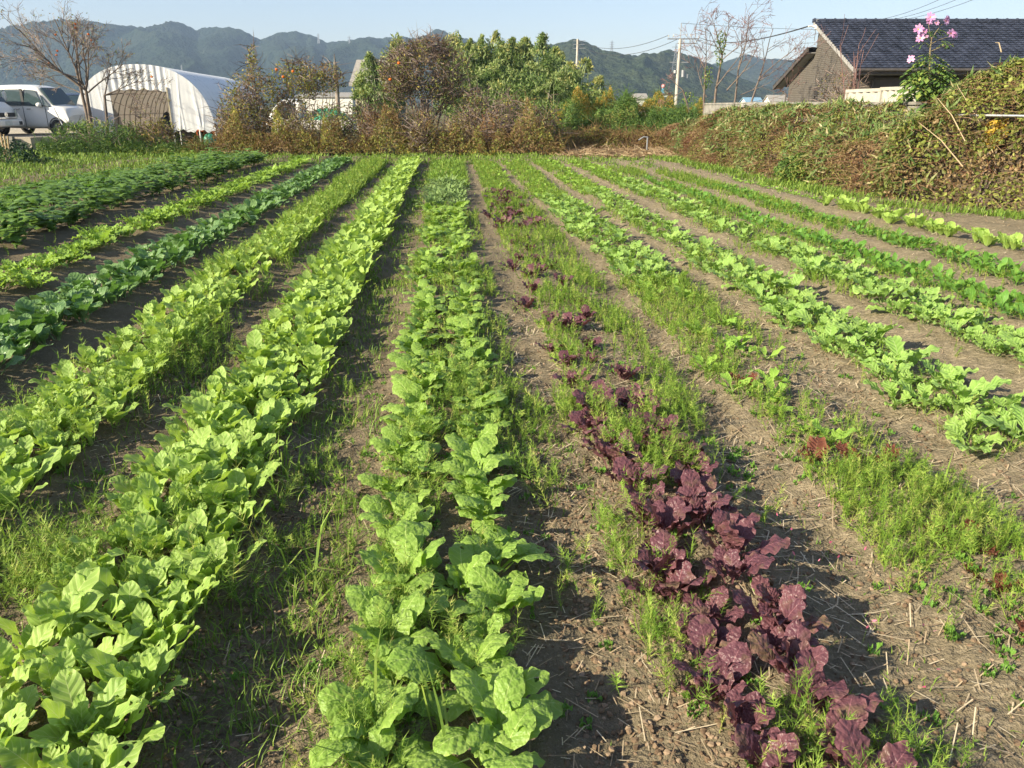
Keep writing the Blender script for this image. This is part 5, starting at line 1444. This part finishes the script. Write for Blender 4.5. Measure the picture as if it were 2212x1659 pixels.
b_ = photoshrub('vine_covered_tree', 'tall dome-shaped tree covered in brown vines, in front of the bamboo', 'tree', 29.5, [(832, 1000, 82, 215), (870, 985, 78, 150, 0.8), (820, 905, 120, 220, 0.7), (930, 1015, 140, 240, 0.6), (870, 960, 200, 260, 0.3)], F_DRY, 8, dens=400, size=0.085, twn=0.45, tw_len=0.55, stems=8)
g = np.random.default_rng(9); out = []
for dx, r in ((0.0, .07), (0.25, .06), (-0.2, .05), (0.5, .05), (-0.45, .045), (0.1, .05)):
    grow(g, (0.05 + dx * 0.3, 0, 0), (dx, g.normal(0, .25), 1.5), 1.75, r, 2, out, up=0.15, wob=0.22, kids=(2, 4), shrink=0.5)
tr, tw = skeleton(out, 6); tr.build('trunk', M_BARK, b_, True); tw.build('branches', M_BARK, b_)
for px, py in ((868, 137), (848, 172)): fruit(b_, (lat(px, 28.4) - lat(916, 29.5), -1.35, zat(py, 28.4)), 0.055)
for i, (x0, x1, y0, y1, D, lab, m, tw_) in enumerate((
        (745, 850, 208, 335, 29.5, 'tan autumn bush below the beige shed', F_DRY, .2),
        (985, 1065, 195, 335, 29.0, 'dark brown twiggy bush right of the dome-shaped tree', F_DRY, .45),
        (1055, 1130, 205, 335, 28.5, 'dark leafless thicket under the right end of the bamboo', F_DRY, .6),
        (1105, 1222, 215, 340, 27.5, 'broad olive bush at the end of the hedge beside the bare patch', F_DRY, .15),
        (840, 960, 235, 340, 27.5, 'low olive bush at the foot of the dome-shaped tree', F_DRY, .15),
        (690, 765, 222, 335, 27.6, 'thin greenish bush in front of the white pickup truck', F_GREEN, .25),
        (770, 830, 232, 335, 27.3, 'small russet bush between the truck and the dome-shaped tree', F_RUSSET, .2),
        (955, 1020, 240, 335, 27.2, 'straw-coloured weedy bush at the middle of the hedge', F_STRAWLEAF, .3),
        (1030, 1095, 232, 338, 27.0, 'russet bush under the dark leafless thicket', F_RUSSET, .3),
        (610, 690, 228, 330, 27.6, 'yellowish bush below the vine-draped tree', F_STRAWLEAF, .2),
        (880, 925, 260, 345, 26.4, 'pale reedy tuft standing forward in the hedge', F_STRAWLEAF, .5))):
    photoshrub('hedge_bush', lab, 'bush', D, [(x0, x1, y0, y1), (x0 + 15, x1 - 20, y0 + 30, y1)], m, 20 + i, dens=330, size=0.085, twn=tw_, group=None)

# front skirt of the hedge: one tangled mass nobody could count
def skirt(name, label, m, path, n, size, seed, aspect=0.5, wild=0.25, twn=0.2, bias=0.2, vert=0.0):
    """path: (px, D, height) - leaves heaped along a line"""
    g = np.random.default_rng(seed)
    p = np.array(path, float); cum = np.concatenate([[0], np.cumsum(np.abs(np.diff(p[:, 0])))])
    s = g.uniform(0, cum[-1], n)
    px, D, h = (np.interp(s, cum, p[:, i]) for i in range(3))
    h = h * (1 + wild * vnoise(s / 22, s * 0 + seed, seed) + 0.4 * wild * vnoise(s / 7, s * 0, seed + 1))
    v = g.uniform(0, 1, n) ** 0.8
    D2 = D + 1.0 * v * g.uniform(0.2, 1.2, n) + g.normal(0, 0.15, n)
    l = (px - CX) * D2 / 1767.0
    P = np.stack([l * CR + D2 * SR, -l * SR + D2 * CR, h * v + 0.02], -1)
    r = np.clip(0.52 + 0.4 * vnoise(P[:, 0] * 0.9, P[:, 2] * 1.5 + P[:, 1] * 0.5, seed + 2) + g.normal(0, 0.22, n), 0, 1)
    if vert: r = np.clip(r + vert * (v - 0.5), 0, 1)
    b = MB(); leaves(b, g, P, size, aspect, bias, r)
    if twn:
        k = g.uniform(0, 1, n) < twn
        twigs(b, g, P[k], 0.5, 0.008, rnd=np.clip(g.normal(0.25, 0.15, k.sum()), 0, 1))
    return tag(b.build(name, m), label, 'undergrowth', kind='stuff')
skirt('undergrowth', 'tangle of brown vines and weeds along the far edge of the field', F_DRY, [(395, 27.0, 0.25), (455, 26.8, 0.4), (490, 26.6, 0.9), (560, 26.4, 1.0), (640, 26.3, 0.6), (700, 26.3, 0.9), (780, 26.4, 0.75), (840, 26.3, 1.0), (900, 26.2, 0.6), (1000, 26.1, 0.85), (1060, 26.1, 0.7), (1120, 26.0, 1.1), (1180, 25.9, 1.1), (1222, 25.8, 0.7)], 24000, 0.08, 4, twn=0.12, wild=0.7)
skirt('undergrowth', 'low green weeds along the grass below the tunnel', F_GREEN, [(60, 26.5, 0.2), (200, 26.8, 0.3), (330, 27.0, 0.25), (400, 27.0, 0.14), (440, 26.8, 0.3)], 3500, 0.08, 6, wild=0.5)
skirt('goldenrod_weeds', 'waist-high green and golden weeds beyond the bare patch', F_GOLD, [(1205, 33, 1.55), (1260, 36, 1.9), (1300, 37, 1.6), (1340, 38, 1.75), (1400, 40, 1.5), (1450, 39, 1.6), (1530, 38, 1.3)], 26000, 0.10, 8, aspect=0.35, wild=0.35, twn=0.15, bias=-0.6, vert=0.7)
skirt('tall_weeds', 'fresh green weeds in front of the goldenrod', F_WEED, [(1190, 29, 0.9), (1250, 30, 1.2), (1300, 31, 1.45), (1360, 30.5, 1.35), (1420, 30, 1.15), (1470, 29, 1.1), (1520, 29, 1.3)], 24000, 0.10, 9, aspect=0.3, wild=0.4, twn=0.12, bias=-0.2)
skirt('vine_mat', 'low mat of yellowing vines behind the bare patch', F_DRY, [(1220, 27.6, 0.55), (1300, 28.2, 0.7), (1380, 28.4, 0.55), (1440, 27.6, 0.5)], 7000, 0.075, 10)
# bare patch with cut stalks
g = np.random.default_rng(12); b = MB()
px = g.uniform(1222, 1470, 2600); D = g.uniform(24.6, 28.0, 2600); l = (px - CX) * D / 1767
P = np.stack([l * CR + D * SR, -l * SR + D * CR, 0.0 + 0.10 * g.uniform(0, 1, 2600) ** 2], -1)
twigs(b, g, P, 0.45, 0.011, up=0.16)
tag(b.build('cut_stalks', F_STRAW), 'dry cut stalks lying on the bare patch at the far edge', 'stalks', kind='stuff')
pv = [W(lat(1225, 25.2), 24.9, -0.02), W(lat(1470, 25.2), 24.6, -0.02), W(lat(1480, 28.6), 28.8, 0.1), W(lat(1215, 28.6), 28.8, 0.1)]
b = MB(); b.add([tuple(v) for v in pv], [[0, 1, 2, 3]])
tag(b.build('bare_patch', plain('dead_earth', (0.24, 0.17, 0.11), 0.95, 0, 0.25, 3, bump=0.5)), kind='structure')

# --- bamboo grove: each plume of foliage on its own culm
m_culm = plain('bamboo_culm', (0.22, 0.27, 0.10), 0.5)
def bamboo(px, pyt, D, wpx, label, seed, lean=0.0, n=2300, m=F_BAMBOO, pyb=222):
    g = np.random.default_rng(seed)
    t = thing('bamboo', label, 'bamboo', W(lat(px, D), D), -YAW, 'bamboos of the grove behind the hedge')
    H = zat(pyt, D); Wd = wpx * D / 1767 / 2
    u = g.beta(1.5, 1.25, n)
    prof = np.sin(np.pi * np.clip(u * 0.90 + 0.10, 0, 1)) ** 0.7 * (1 - 0.40 * u)
    a = g.uniform(0, 6.283, n); rr = np.sqrt(g.uniform(0.15, 1, n))
    # branch sprays: points gather round a few dozen spray centres
    k = 30
    cu = g.beta(1.4, 1.2, k); ca = g.uniform(0, 6.283, k)
    w = g.integers(0, k, n)
    u = np.clip(cu[w] + g.normal(0, 0.045, n), 0, 1); a = ca[w] + g.normal(0, 0.38, n); rr = np.clip(g.normal(0.72, 0.22, n), 0, 1.12)
    prof = np.sin(np.pi * np.clip(u * 0.86 + 0.12, 0, 1)) ** 0.55 * (1.12 - 0.45 * u) * (1 + 0.35 * np.sin(w * 2.4))[:]
    z = H * (0.22 + 0.78 * u)
    x = np.cos(a) * rr * Wd * prof + lean * u ** 2; y = np.sin(a) * rr * Wd * prof
    P = np.stack([x, y, z - 0.25 * rr * Wd * (1 - u)], -1)
    b = MB(); leaves(b, g, P, 0.24 * D / 45, 0.26, 0.75, np.clip(0.30 + 0.40 * u + 0.45 * (rr - 0.72) + 0.25 * vnoise(ca[w] * 3, cu[w] * 9, seed) + g.normal(0, 0.14, n), 0, 1))  # inner leaves coloured darker, painting shade into the gaps between sprays
    b.build('foliage', m, t)
    c = MB()
    for q in range(4):
        o = g.normal(0, Wd * .3, 2)
        c.tube([(o[0], o[1], 0), (o[0] * .8, o[1] * .8, H * .5), (o[0] * .4 + lean * .6, o[1] * .4, H * .86), (lean, 0, H * 0.99)], [0.045, 0.04, 0.02, 0.006], 6)
    c.build('culms', m_culm, t, True)
BAM = [(852, 72, 46, 62, 'slender bamboo plume showing left of the dome-shaped tree', .25), (822, 115, 44, 70, 'short bamboo leaning out left beside the beige shed', -.35), (985, 60, 46, 80, 'tall pointed bamboo just right of the dome-shaped tree', .1), (1018, 86, 45, 74, 'bamboo in the first notch right of the tallest plume', .1),
       (1046, 78, 47, 72, 'narrow bamboo left of the central peak', 0), (1072, 68, 46, 80, 'bamboo forming the central peak of the grove', .1), (1102, 84, 46, 76, 'bamboo in the dip right of the central peak', .15), (1134, 84, 47, 74, 'rounded bamboo before the right-hand peak', 0), (1164, 74, 46, 84, 'bamboo forming the right-hand peak of the grove', .15),
       (1192, 104, 49, 74, 'dark bamboo on the right shoulder of the grove', .1), (1214, 136, 44, 96, 'low olive bamboo at the right side', .2), (1254, 128, 45, 84, 'feathery low bamboo below the slim utility pole', .3), (1276, 165, 44, 66, 'outermost low bamboo at the right end of the grove', .45), (1000, 120, 42.5, 92, 'dense lower bamboo behind the brown twiggy bush', 0), (1075, 130, 42, 110, 'yellowish lower bamboo in the middle of the grove', 0), (1140, 135, 42, 100, 'yellowish lower bamboo under the right-hand peak', .1), (1190, 170, 41, 100, 'lowest front bamboo at the right', .1), (790, 160, 45, 44, 'small bamboo spray beside the shed', -.2)]
for i, (px, pyt, D, w, lab, ln) in enumerate(BAM):
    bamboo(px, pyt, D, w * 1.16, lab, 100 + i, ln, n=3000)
photoshrub('dark_evergreen', 'dark evergreen tree filling the heart of the bamboo grove', 'tree', 49.0, [(960, 1200, 110, 230), (800, 900, 140, 230, .6)], F_DKGREEN, 55, dens=160, size=0.20)

# --- bare reddish tree right of the tall pole
g = np.random.default_rng(15)
TD2 = 33.5; base = at(1526, 300, TD2); base.z = 0
t2_ = thing('bare_tree', 'leafless spreading tree with reddish twigs right of the tall utility pole', 'tree', base, -YAW)
def hp2(px, py):
    v = at(px, py, TD2) - base
    return np.array([v.x * CR - v.y * SR, v.x * SR + v.y * CR, v.z])
out = []
for s, e, r in (((1526, 236), (1475, 195), .05), ((1526, 240), (1524, 150), .055), ((1545, 236), (1560, 120), .06), ((1570, 236), (1595, 150), .05), ((1600, 232), (1640, 170), .05)):
    a, c = hp2(*s), hp2(*e); a[2] = 0.0
    out.append((np.array([a, a * .4 + c * .6 + g.normal(0, .06, 3), c]), np.array([r, r * .85, r * .6]), 3))
for s, e, r in (((1475, 195), (1446, 168), .025), ((1476, 196), (1440, 225), .025), ((1524, 150), (1487, 65), .03), ((1524, 150), (1520, 52), .03), ((1560, 120), (1548, 42), .045), ((1560, 120), (1585, 52), .04), ((1560, 120), (1528, 70), .035), ((1560, 130), (1612, 75), .03),
                  ((1595, 150), (1645, 30), .04), ((1595, 150), (1618, 65), .035), ((1640, 170), (1685, 55), .04), ((1640, 170), (1725, 75), .035), ((1640, 175), (1715, 130), .03), ((1600, 205), (1690, 165), .025), ((1526, 210), (1500, 120), .03), ((1545, 190), (1600, 110), .04), ((1570, 195), (1650, 100), .04), ((1600, 225), (1700, 205), .02)):
    a, c = hp2(*s), hp2(*e); n = np.linalg.norm(c - a); dv = (c - a) / n; dv[1] += g.normal(0, .3)
    grow(g, a, dv, n * .95, r * .7, 3, out, up=0.08, wob=0.2, kids=(2, 5), shrink=0.52, ang=(25, 62))
tr, tw = skeleton(out, 6, 0.006); tr.build('trunk', M_BARK, t2_, True); tw.build('twigs', M_REDBARK, t2_)
b = MB(); P = np.concatenate([blob(g, 260, hp2(1557, 105), (.22, .2, .75), .2), blob(g, 160, hp2(1528, 170), (.25, .2, .5), .2), blob(g, 70, hp2(1490, 212), (.3, .2, .3), .3)])
leaves(b, g, P, 0.085, 0.6); b.build('clinging_vine', F_WEED, t2_)

# sparse shrub and shoots before the house gable
photoshrub('sparse_shrub', 'thin yellowing shrub in front of the brown gable wall', 'shrub', 27.5, [(1755, 1850, 150, 232), (1790, 1860, 165, 230)], F_DRY, 61, dens=70, size=0.07, twn=0.5, tw_len=0.6, mst=F_TWIG)
g = np.random.default_rng(16); base = at(1835, 300, 26); base.z = 0.2; out = []
t3_ = thing('bare_sapling', 'bare reddish sapling shoots in front of the porch', 'sapling', base, -YAW)
for px, py in ((1860, 95), (1868, 108), (1824, 95), (1845, 120), (1858, 140)):
    v = at(px, py, 26) - base; c = np.array([v.x * CR - v.y * SR, v.x * SR + v.y * CR, v.z]); n = np.linalg.norm(c)
    grow(g, (0, 0, 0), c / n, n, .022, 1, out, up=.04, wob=.12, kids=(4, 7), shrink=.28, ang=(15, 40))
tr, tw = skeleton(out, 5, .005); tr.build('stems', M_REDBARK, t3_, True)

# --- overgrown bank along the right side
def bank_toe(y): return np.interp(y, [7, 9, 11.2, 13.1, 18.4, 23.3, 28], [10.2, 9.4, 8.75, 7.75, 7.2, 7.1, 7.4])
def bank_h(y): return np.interp(y, [6, 11.6, 12.4, 13.1, 13.8, 14.6, 17, 20, 23, 26, 29], [2.6, 2.35, 2.05, 1.75, 1.42, 1.28, 1.36, 1.36, 1.25, 0.95, 0.6])
def bank_pt(g, n, y0=7.5, y1=27):
    y = g.uniform(y0, y1, n) ** 1.0
    v = g.uniform(0, 1, n)
    w = np.where(v < 0.75, v / 0.75, 1.0)                    # up the face, then over the top
    back = np.where(v < 0.75, 0.0, (v - 0.75) / 0.25) * 1.4
    H = bank_h(y) * (1 + 0.13 * vnoise(y * 1.1, y * 0 + 3, 91) + 0.07 * vnoise(y * 3.3, y * 0, 92))
    bulge = 0.38 * vnoise(y * 0.9, w * 2.3, 93) + 0.26 * vnoise(y * 2.6, w * 5, 94)
    x = bank_toe(y) + 0.15 + 1.05 * w ** 1.5 + back + bulge * np.sin(np.pi * np.clip(w, 0.05, 1)) - 0.1
    z = H * np.sin(w * math.pi / 2) ** 0.85 + back * 0.05 + 0.12 * vnoise(x * 2.5, y * 2.5, 95) * w
    return x, y, z
# the earth under the leaves
yy, vv = np.meshgrid(np.linspace(6, 28, 120), np.linspace(0, 1, 26), indexing='ij')
w_ = np.clip(vv / 0.7, 0, 1); bk = np.clip((vv - 0.7) / 0.3, 0, 1) * 4.0
X = bank_toe(yy) + 0.35 + 1.0 * w_ ** 1.5 + bk; Z = (bank_h(yy) - 0.14) * np.sin(w_ * math.pi / 2) ** 0.9 - 0.06 - bk * 0.12
b = MB(); b.grid(np.stack([X, yy, Z], -1))
tag(b.build('earth_bank', plain('bank_earth', (0.085, 0.062, 0.038), 0.95, 0, 0.3, 3, bump=0.6), smooth=True), kind='structure')
g = np.random.default_rng(17)
def bank_col(x, y, z, g, sd=0.15):
    """runs of one plant: russet ferns, straw, olive and bright green vines"""
    r = np.clip(0.5 + 0.50 * vnoise(y * 0.75 + 3, z * 1.6, 96) + 0.34 * vnoise(y * 2.2, z * 3 + 7, 97) + g.normal(0, sd, len(x)) + 0.08 * np.clip((14.5 - y) / 2, 0, 1), 0, 0.93)
    return np.where(g.uniform(0, 1, len(x)) < 0.025, g.uniform(.9, 1, len(x)), r)
b = MB()
x, y, z = bank_pt(g, 62000); leaves(b, g, np.stack([x - g.uniform(0, .12, len(x)), y, z], -1), 0.055, 0.55, 0.5, bank_col(x, y, z, g))
x, y, z = bank_pt(g, 9000, 8, 14); leaves(b, g, np.stack([x - g.uniform(0, .15, len(x)), y, z], -1), 0.075, 0.75, 0.6, np.clip(bank_col(x, y, z, g) + .22, 0, 0.96))
x, y, z = bank_pt(g, 9000); twigs(b, g, np.stack([x - .08, y, z], -1), 0.42, 0.0055, up=-0.15, rnd=np.clip(g.normal(0.18, .12, len(x)), 0, 1))
tag(b.build('vine_thicket', F_BANK), 'overgrown bank of vines, dry grass and leaves along the right side', 'thicket', kind='stuff')
b = MB()
x, y, z = bank_pt(g, 6500, 12.5, 27); k = vnoise(y * 0.9, z * 1.4 + 4, 98) + 0.3 * (z > 1.0) > -0.1
leaves(b, g, np.stack([x - .12, y, z + .04], -1)[k], 0.23, 0.15, 0.7, np.clip(g.normal(.5, .25, k.sum()), 0, 1))
tag(b.build('bamboo_grass', foliage('bamboo_grass_leaves', [(0, (0.06, 0.12, 0.03)), (0.5, (0.14, 0.21, 0.06)), (0.75, (0.25, 0.27, 0.10)), (1, (0.52, 0.44, 0.26))], 0.25)), 'long narrow bamboo-grass leaves hanging over the right bank', 'bamboo grass', kind='stuff')
# separate plants on the bank
photoshrub('leafy_green_shrub', 'fresh green leafy shrub at the foot of the right bank', 'shrub', 16.6, [(1690, 1785, 338, 398), (1715, 1765, 328, 380)], F_GREEN, 71, dens=2600, size=0.10, aspect=0.3, bias=-0.1, stems=10)
photoshrub('yellow_vine_patch', 'patch of golden-yellow vine leaves at the right edge', 'vine', 12.75, [(2140, 2180, 252, 325)], foliage('yellow_leaves', [(0, (.35, .22, .03)), (1, (.58, .42, .05))]), 72, dens=3000, size=0.065, aspect=0.7, stems=3)
for i, (a, c, lab) in enumerate((((2068, 185), (2152, 345), 'long dry reed leaning across the bank above the others'), ((2025, 212), (2085, 305), 'dry reed leaning left of the longest one'), ((1985, 265), (2080, 360), 'dry reed slanting low across the bank'), ((2150, 92), (2163, 112), 'short bent dry stalk on top of the mound'))):
    p, q = at(*a, 13.2), at(*c, 12.6)
    b = MB(); b.tube([(0, 0, 0), tuple((q - p) * .5 + Vector((0, 0, .06))), tuple(q - p)], [.004, .008, .010], 5, rnd=.8)
    tag(b.build('dry_reed', F_STRAW, loc=p), lab, 'reed', 'dry reeds on the right bank')

# --- tree dahlia with pink flowers
DD = 17.0; base = at(2012, 250, DD); g = np.random.default_rng(18)
base.z = 0.9
td = thing('tree_dahlia', 'tall flowering plant with pink daisy-like blooms before the tiled roof', 'flower', base, -YAW)
def hp3(px, py, dy=0.0):
    v = at(px, py, DD) - base
    return np.array([v.x * CR - v.y * SR, v.x * SR + v.y * CR + dy, v.z])
b = MB()
top = hp3(2012, 62)
b.tube([(0, 0, 0), hp3(2008, 180), hp3(2009, 110), hp3(2013, 80)], [.022, .02, .016, .010], 7)
for e in ((1978, 84), (2047, 80), (2005, 50), (2035, 52), (1990, 72), (1966, 132), (2060, 95)):
    m_ = hp3(2010, max(e[1] + 16, 88)); b.tube([m_, (m_ + hp3(*e)) / 2 + [0, 0, .02], hp3(*e)], [.008, .006, .004], 5)
b.build('stem', plain('green_brown_stem', (0.26, 0.20, 0.10), 0.6), td, True)
def compound(b, p, az, L, g):
    """drooping compound leaf with paired leaflets"""
    d = np.array([math.cos(az), math.sin(az), 0.0]); s = np.array([-math.sin(az), math.cos(az), 0.0])
    for q in range(5):
        f = 0.3 + 0.17 * q
        c = p + d * L * f + np.array([0, 0, 0.12 * L * f - 0.55 * L * f * f])
        for sg in (-1, 1):
            t = c + (s * sg * 0.75 + d * 0.5) * L * 0.28 * (1.1 - 0.5 * f) + np.array([0, 0, -0.10 * L])
            w = (d * 0.8 - s * sg * .3) * L * 0.07
            b.add(np.array([c, (c + t) / 2 + w, t, (c + t) / 2 - w]), [[0, 1, 2, 3]], None, g.uniform())
    c = p + d * L * 0.95 + np.array([0, 0, -0.38 * L]); t = p + d * L * 1.2 + np.array([0, 0, -0.62 * L]); w = s * L * 0.09
    b.add(np.array([c, (c + t) / 2 + w, t, (c + t) / 2 - w]), [[0, 1, 2, 3]], None, g.uniform())
b = MB()
for i in range(190):
    f = g.uniform(0, 1) ** 0.8; py = 110 + 120 * f
    compound(b, hp3(2008 + g.normal(0, 3 + 13 * f), py, g.normal(0, .05)), g.uniform(0, 6.28), g.uniform(.28, .52) * (0.6 + 0.75 * min(f * 1.8, 1)), g)
for cx_, cy_ in ((2013, 66), (2000, 68), (2022, 64), (1996, 92), (2035, 88), (2048, 92)):
    for i in range(5): compound(b, hp3(cx_, cy_, g.normal(0, .04)), g.uniform(0, 6.28), g.uniform(.14, .24), g)
b.build('leaves', F_GREEN, td)
m_petal = NT('pink_petal'); u, v = m_petal.uv(); cpet = m_petal.mix(m_petal.rnd(), (0.70, 0.30, 0.58), (0.80, 0.50, 0.72)); m_petal.fin(cpet, .5); m_petal.translucent(cpet, .35); m_petal = m_petal.m
m_disc = plain('flower_disc', (0.55, 0.30, 0.03), .7)
for px, py, r, face in ((2007, 38, .105, -.2), (2004, 46, .09, .2), (2040, 46, .10, .5), (2044, 40, .07, .7), (1981, 64, .11, -.2), (1993, 69, .075, .1), (1985, 83, .09, -.5), (2051, 73, .115, .3), (2062, 76, .08, .9), (1966, 128, .085, -.9), (1999, 79, .04, 0), (2020, 50, .06, 0)):
    c = hp3(px, py, -.05); fl = MB()
    nrm = Vector((face, -1, .25)).normalized(); q = nrm.to_track_quat('Z', 'Y').to_matrix()
    for k in range(8):
        a = k * .7854 + g.normal(0, .1); L = r * g.uniform(.85, 1.1)
        P, U, F = make_leaf(g, L, L * .46, pf=0.02, e0=g.uniform(10, 30), e1=g.uniform(-25, 5), cup=.2, ruf=0, lobe=0, a=1.2, bexp=.6, nv=5, nu=3, az=a, base=(0, 0, 0))
        fl.add(P @ np.array(q).T + c, F, U, g.uniform())
    o = fl.build('flower', m_petal, td, True)
    d = MB(); d.lathe([(0.001, .012), (r * .16, .008), (r * .18, 0)], 8); V = d.V[0] @ np.array(q).T + c; d.V[0] = V; d.build('disc', m_disc, o)

# bamboo stakes at the left edge
b = MB()
for i in range(3):
    p = at(3 + i * 5, 300, 22.2); b.tube([(p.x, p.y, 0.2), (p.x + .03 * i, p.y, zat(286 + 4 * i, 22.2))], .022, 6)
o = b.build('bamboo_stakes', plain('dry_bamboo', (.42, .30, .15), .6)); tag(o, 'short bundle of dry bamboo stakes at the left edge', 'stakes')
b = MB(); p, q = at(116, 233, 28.6), at(136, 272, 28.4); b.tube([(0, 0, 0), tuple(p - q)], .022, 6); tag(b.build('leaning_stick', m_steel, loc=q), 'thin dark stick leaning before the white minivan', 'stick')

# ------------------------------------------------------------------ air between here and the hills
b = MB(); b.box((0, 900, 250), (7000, 3200, 506))
k = NT('air'); k.n.remove(k.b)
pv_ = k.new('ShaderNodeVolumePrincipled')
pv_.inputs['Color'].default_value = (0.50, 0.70, 1.0, 1)
pv_.inputs['Density'].default_value = 0.00025
pv_.inputs['Anisotropy'].default_value = 0.0
k.link(pv_.outputs[0], k.out.inputs['Volume'])
tag(b.build('haze', k.m), kind='stuff')
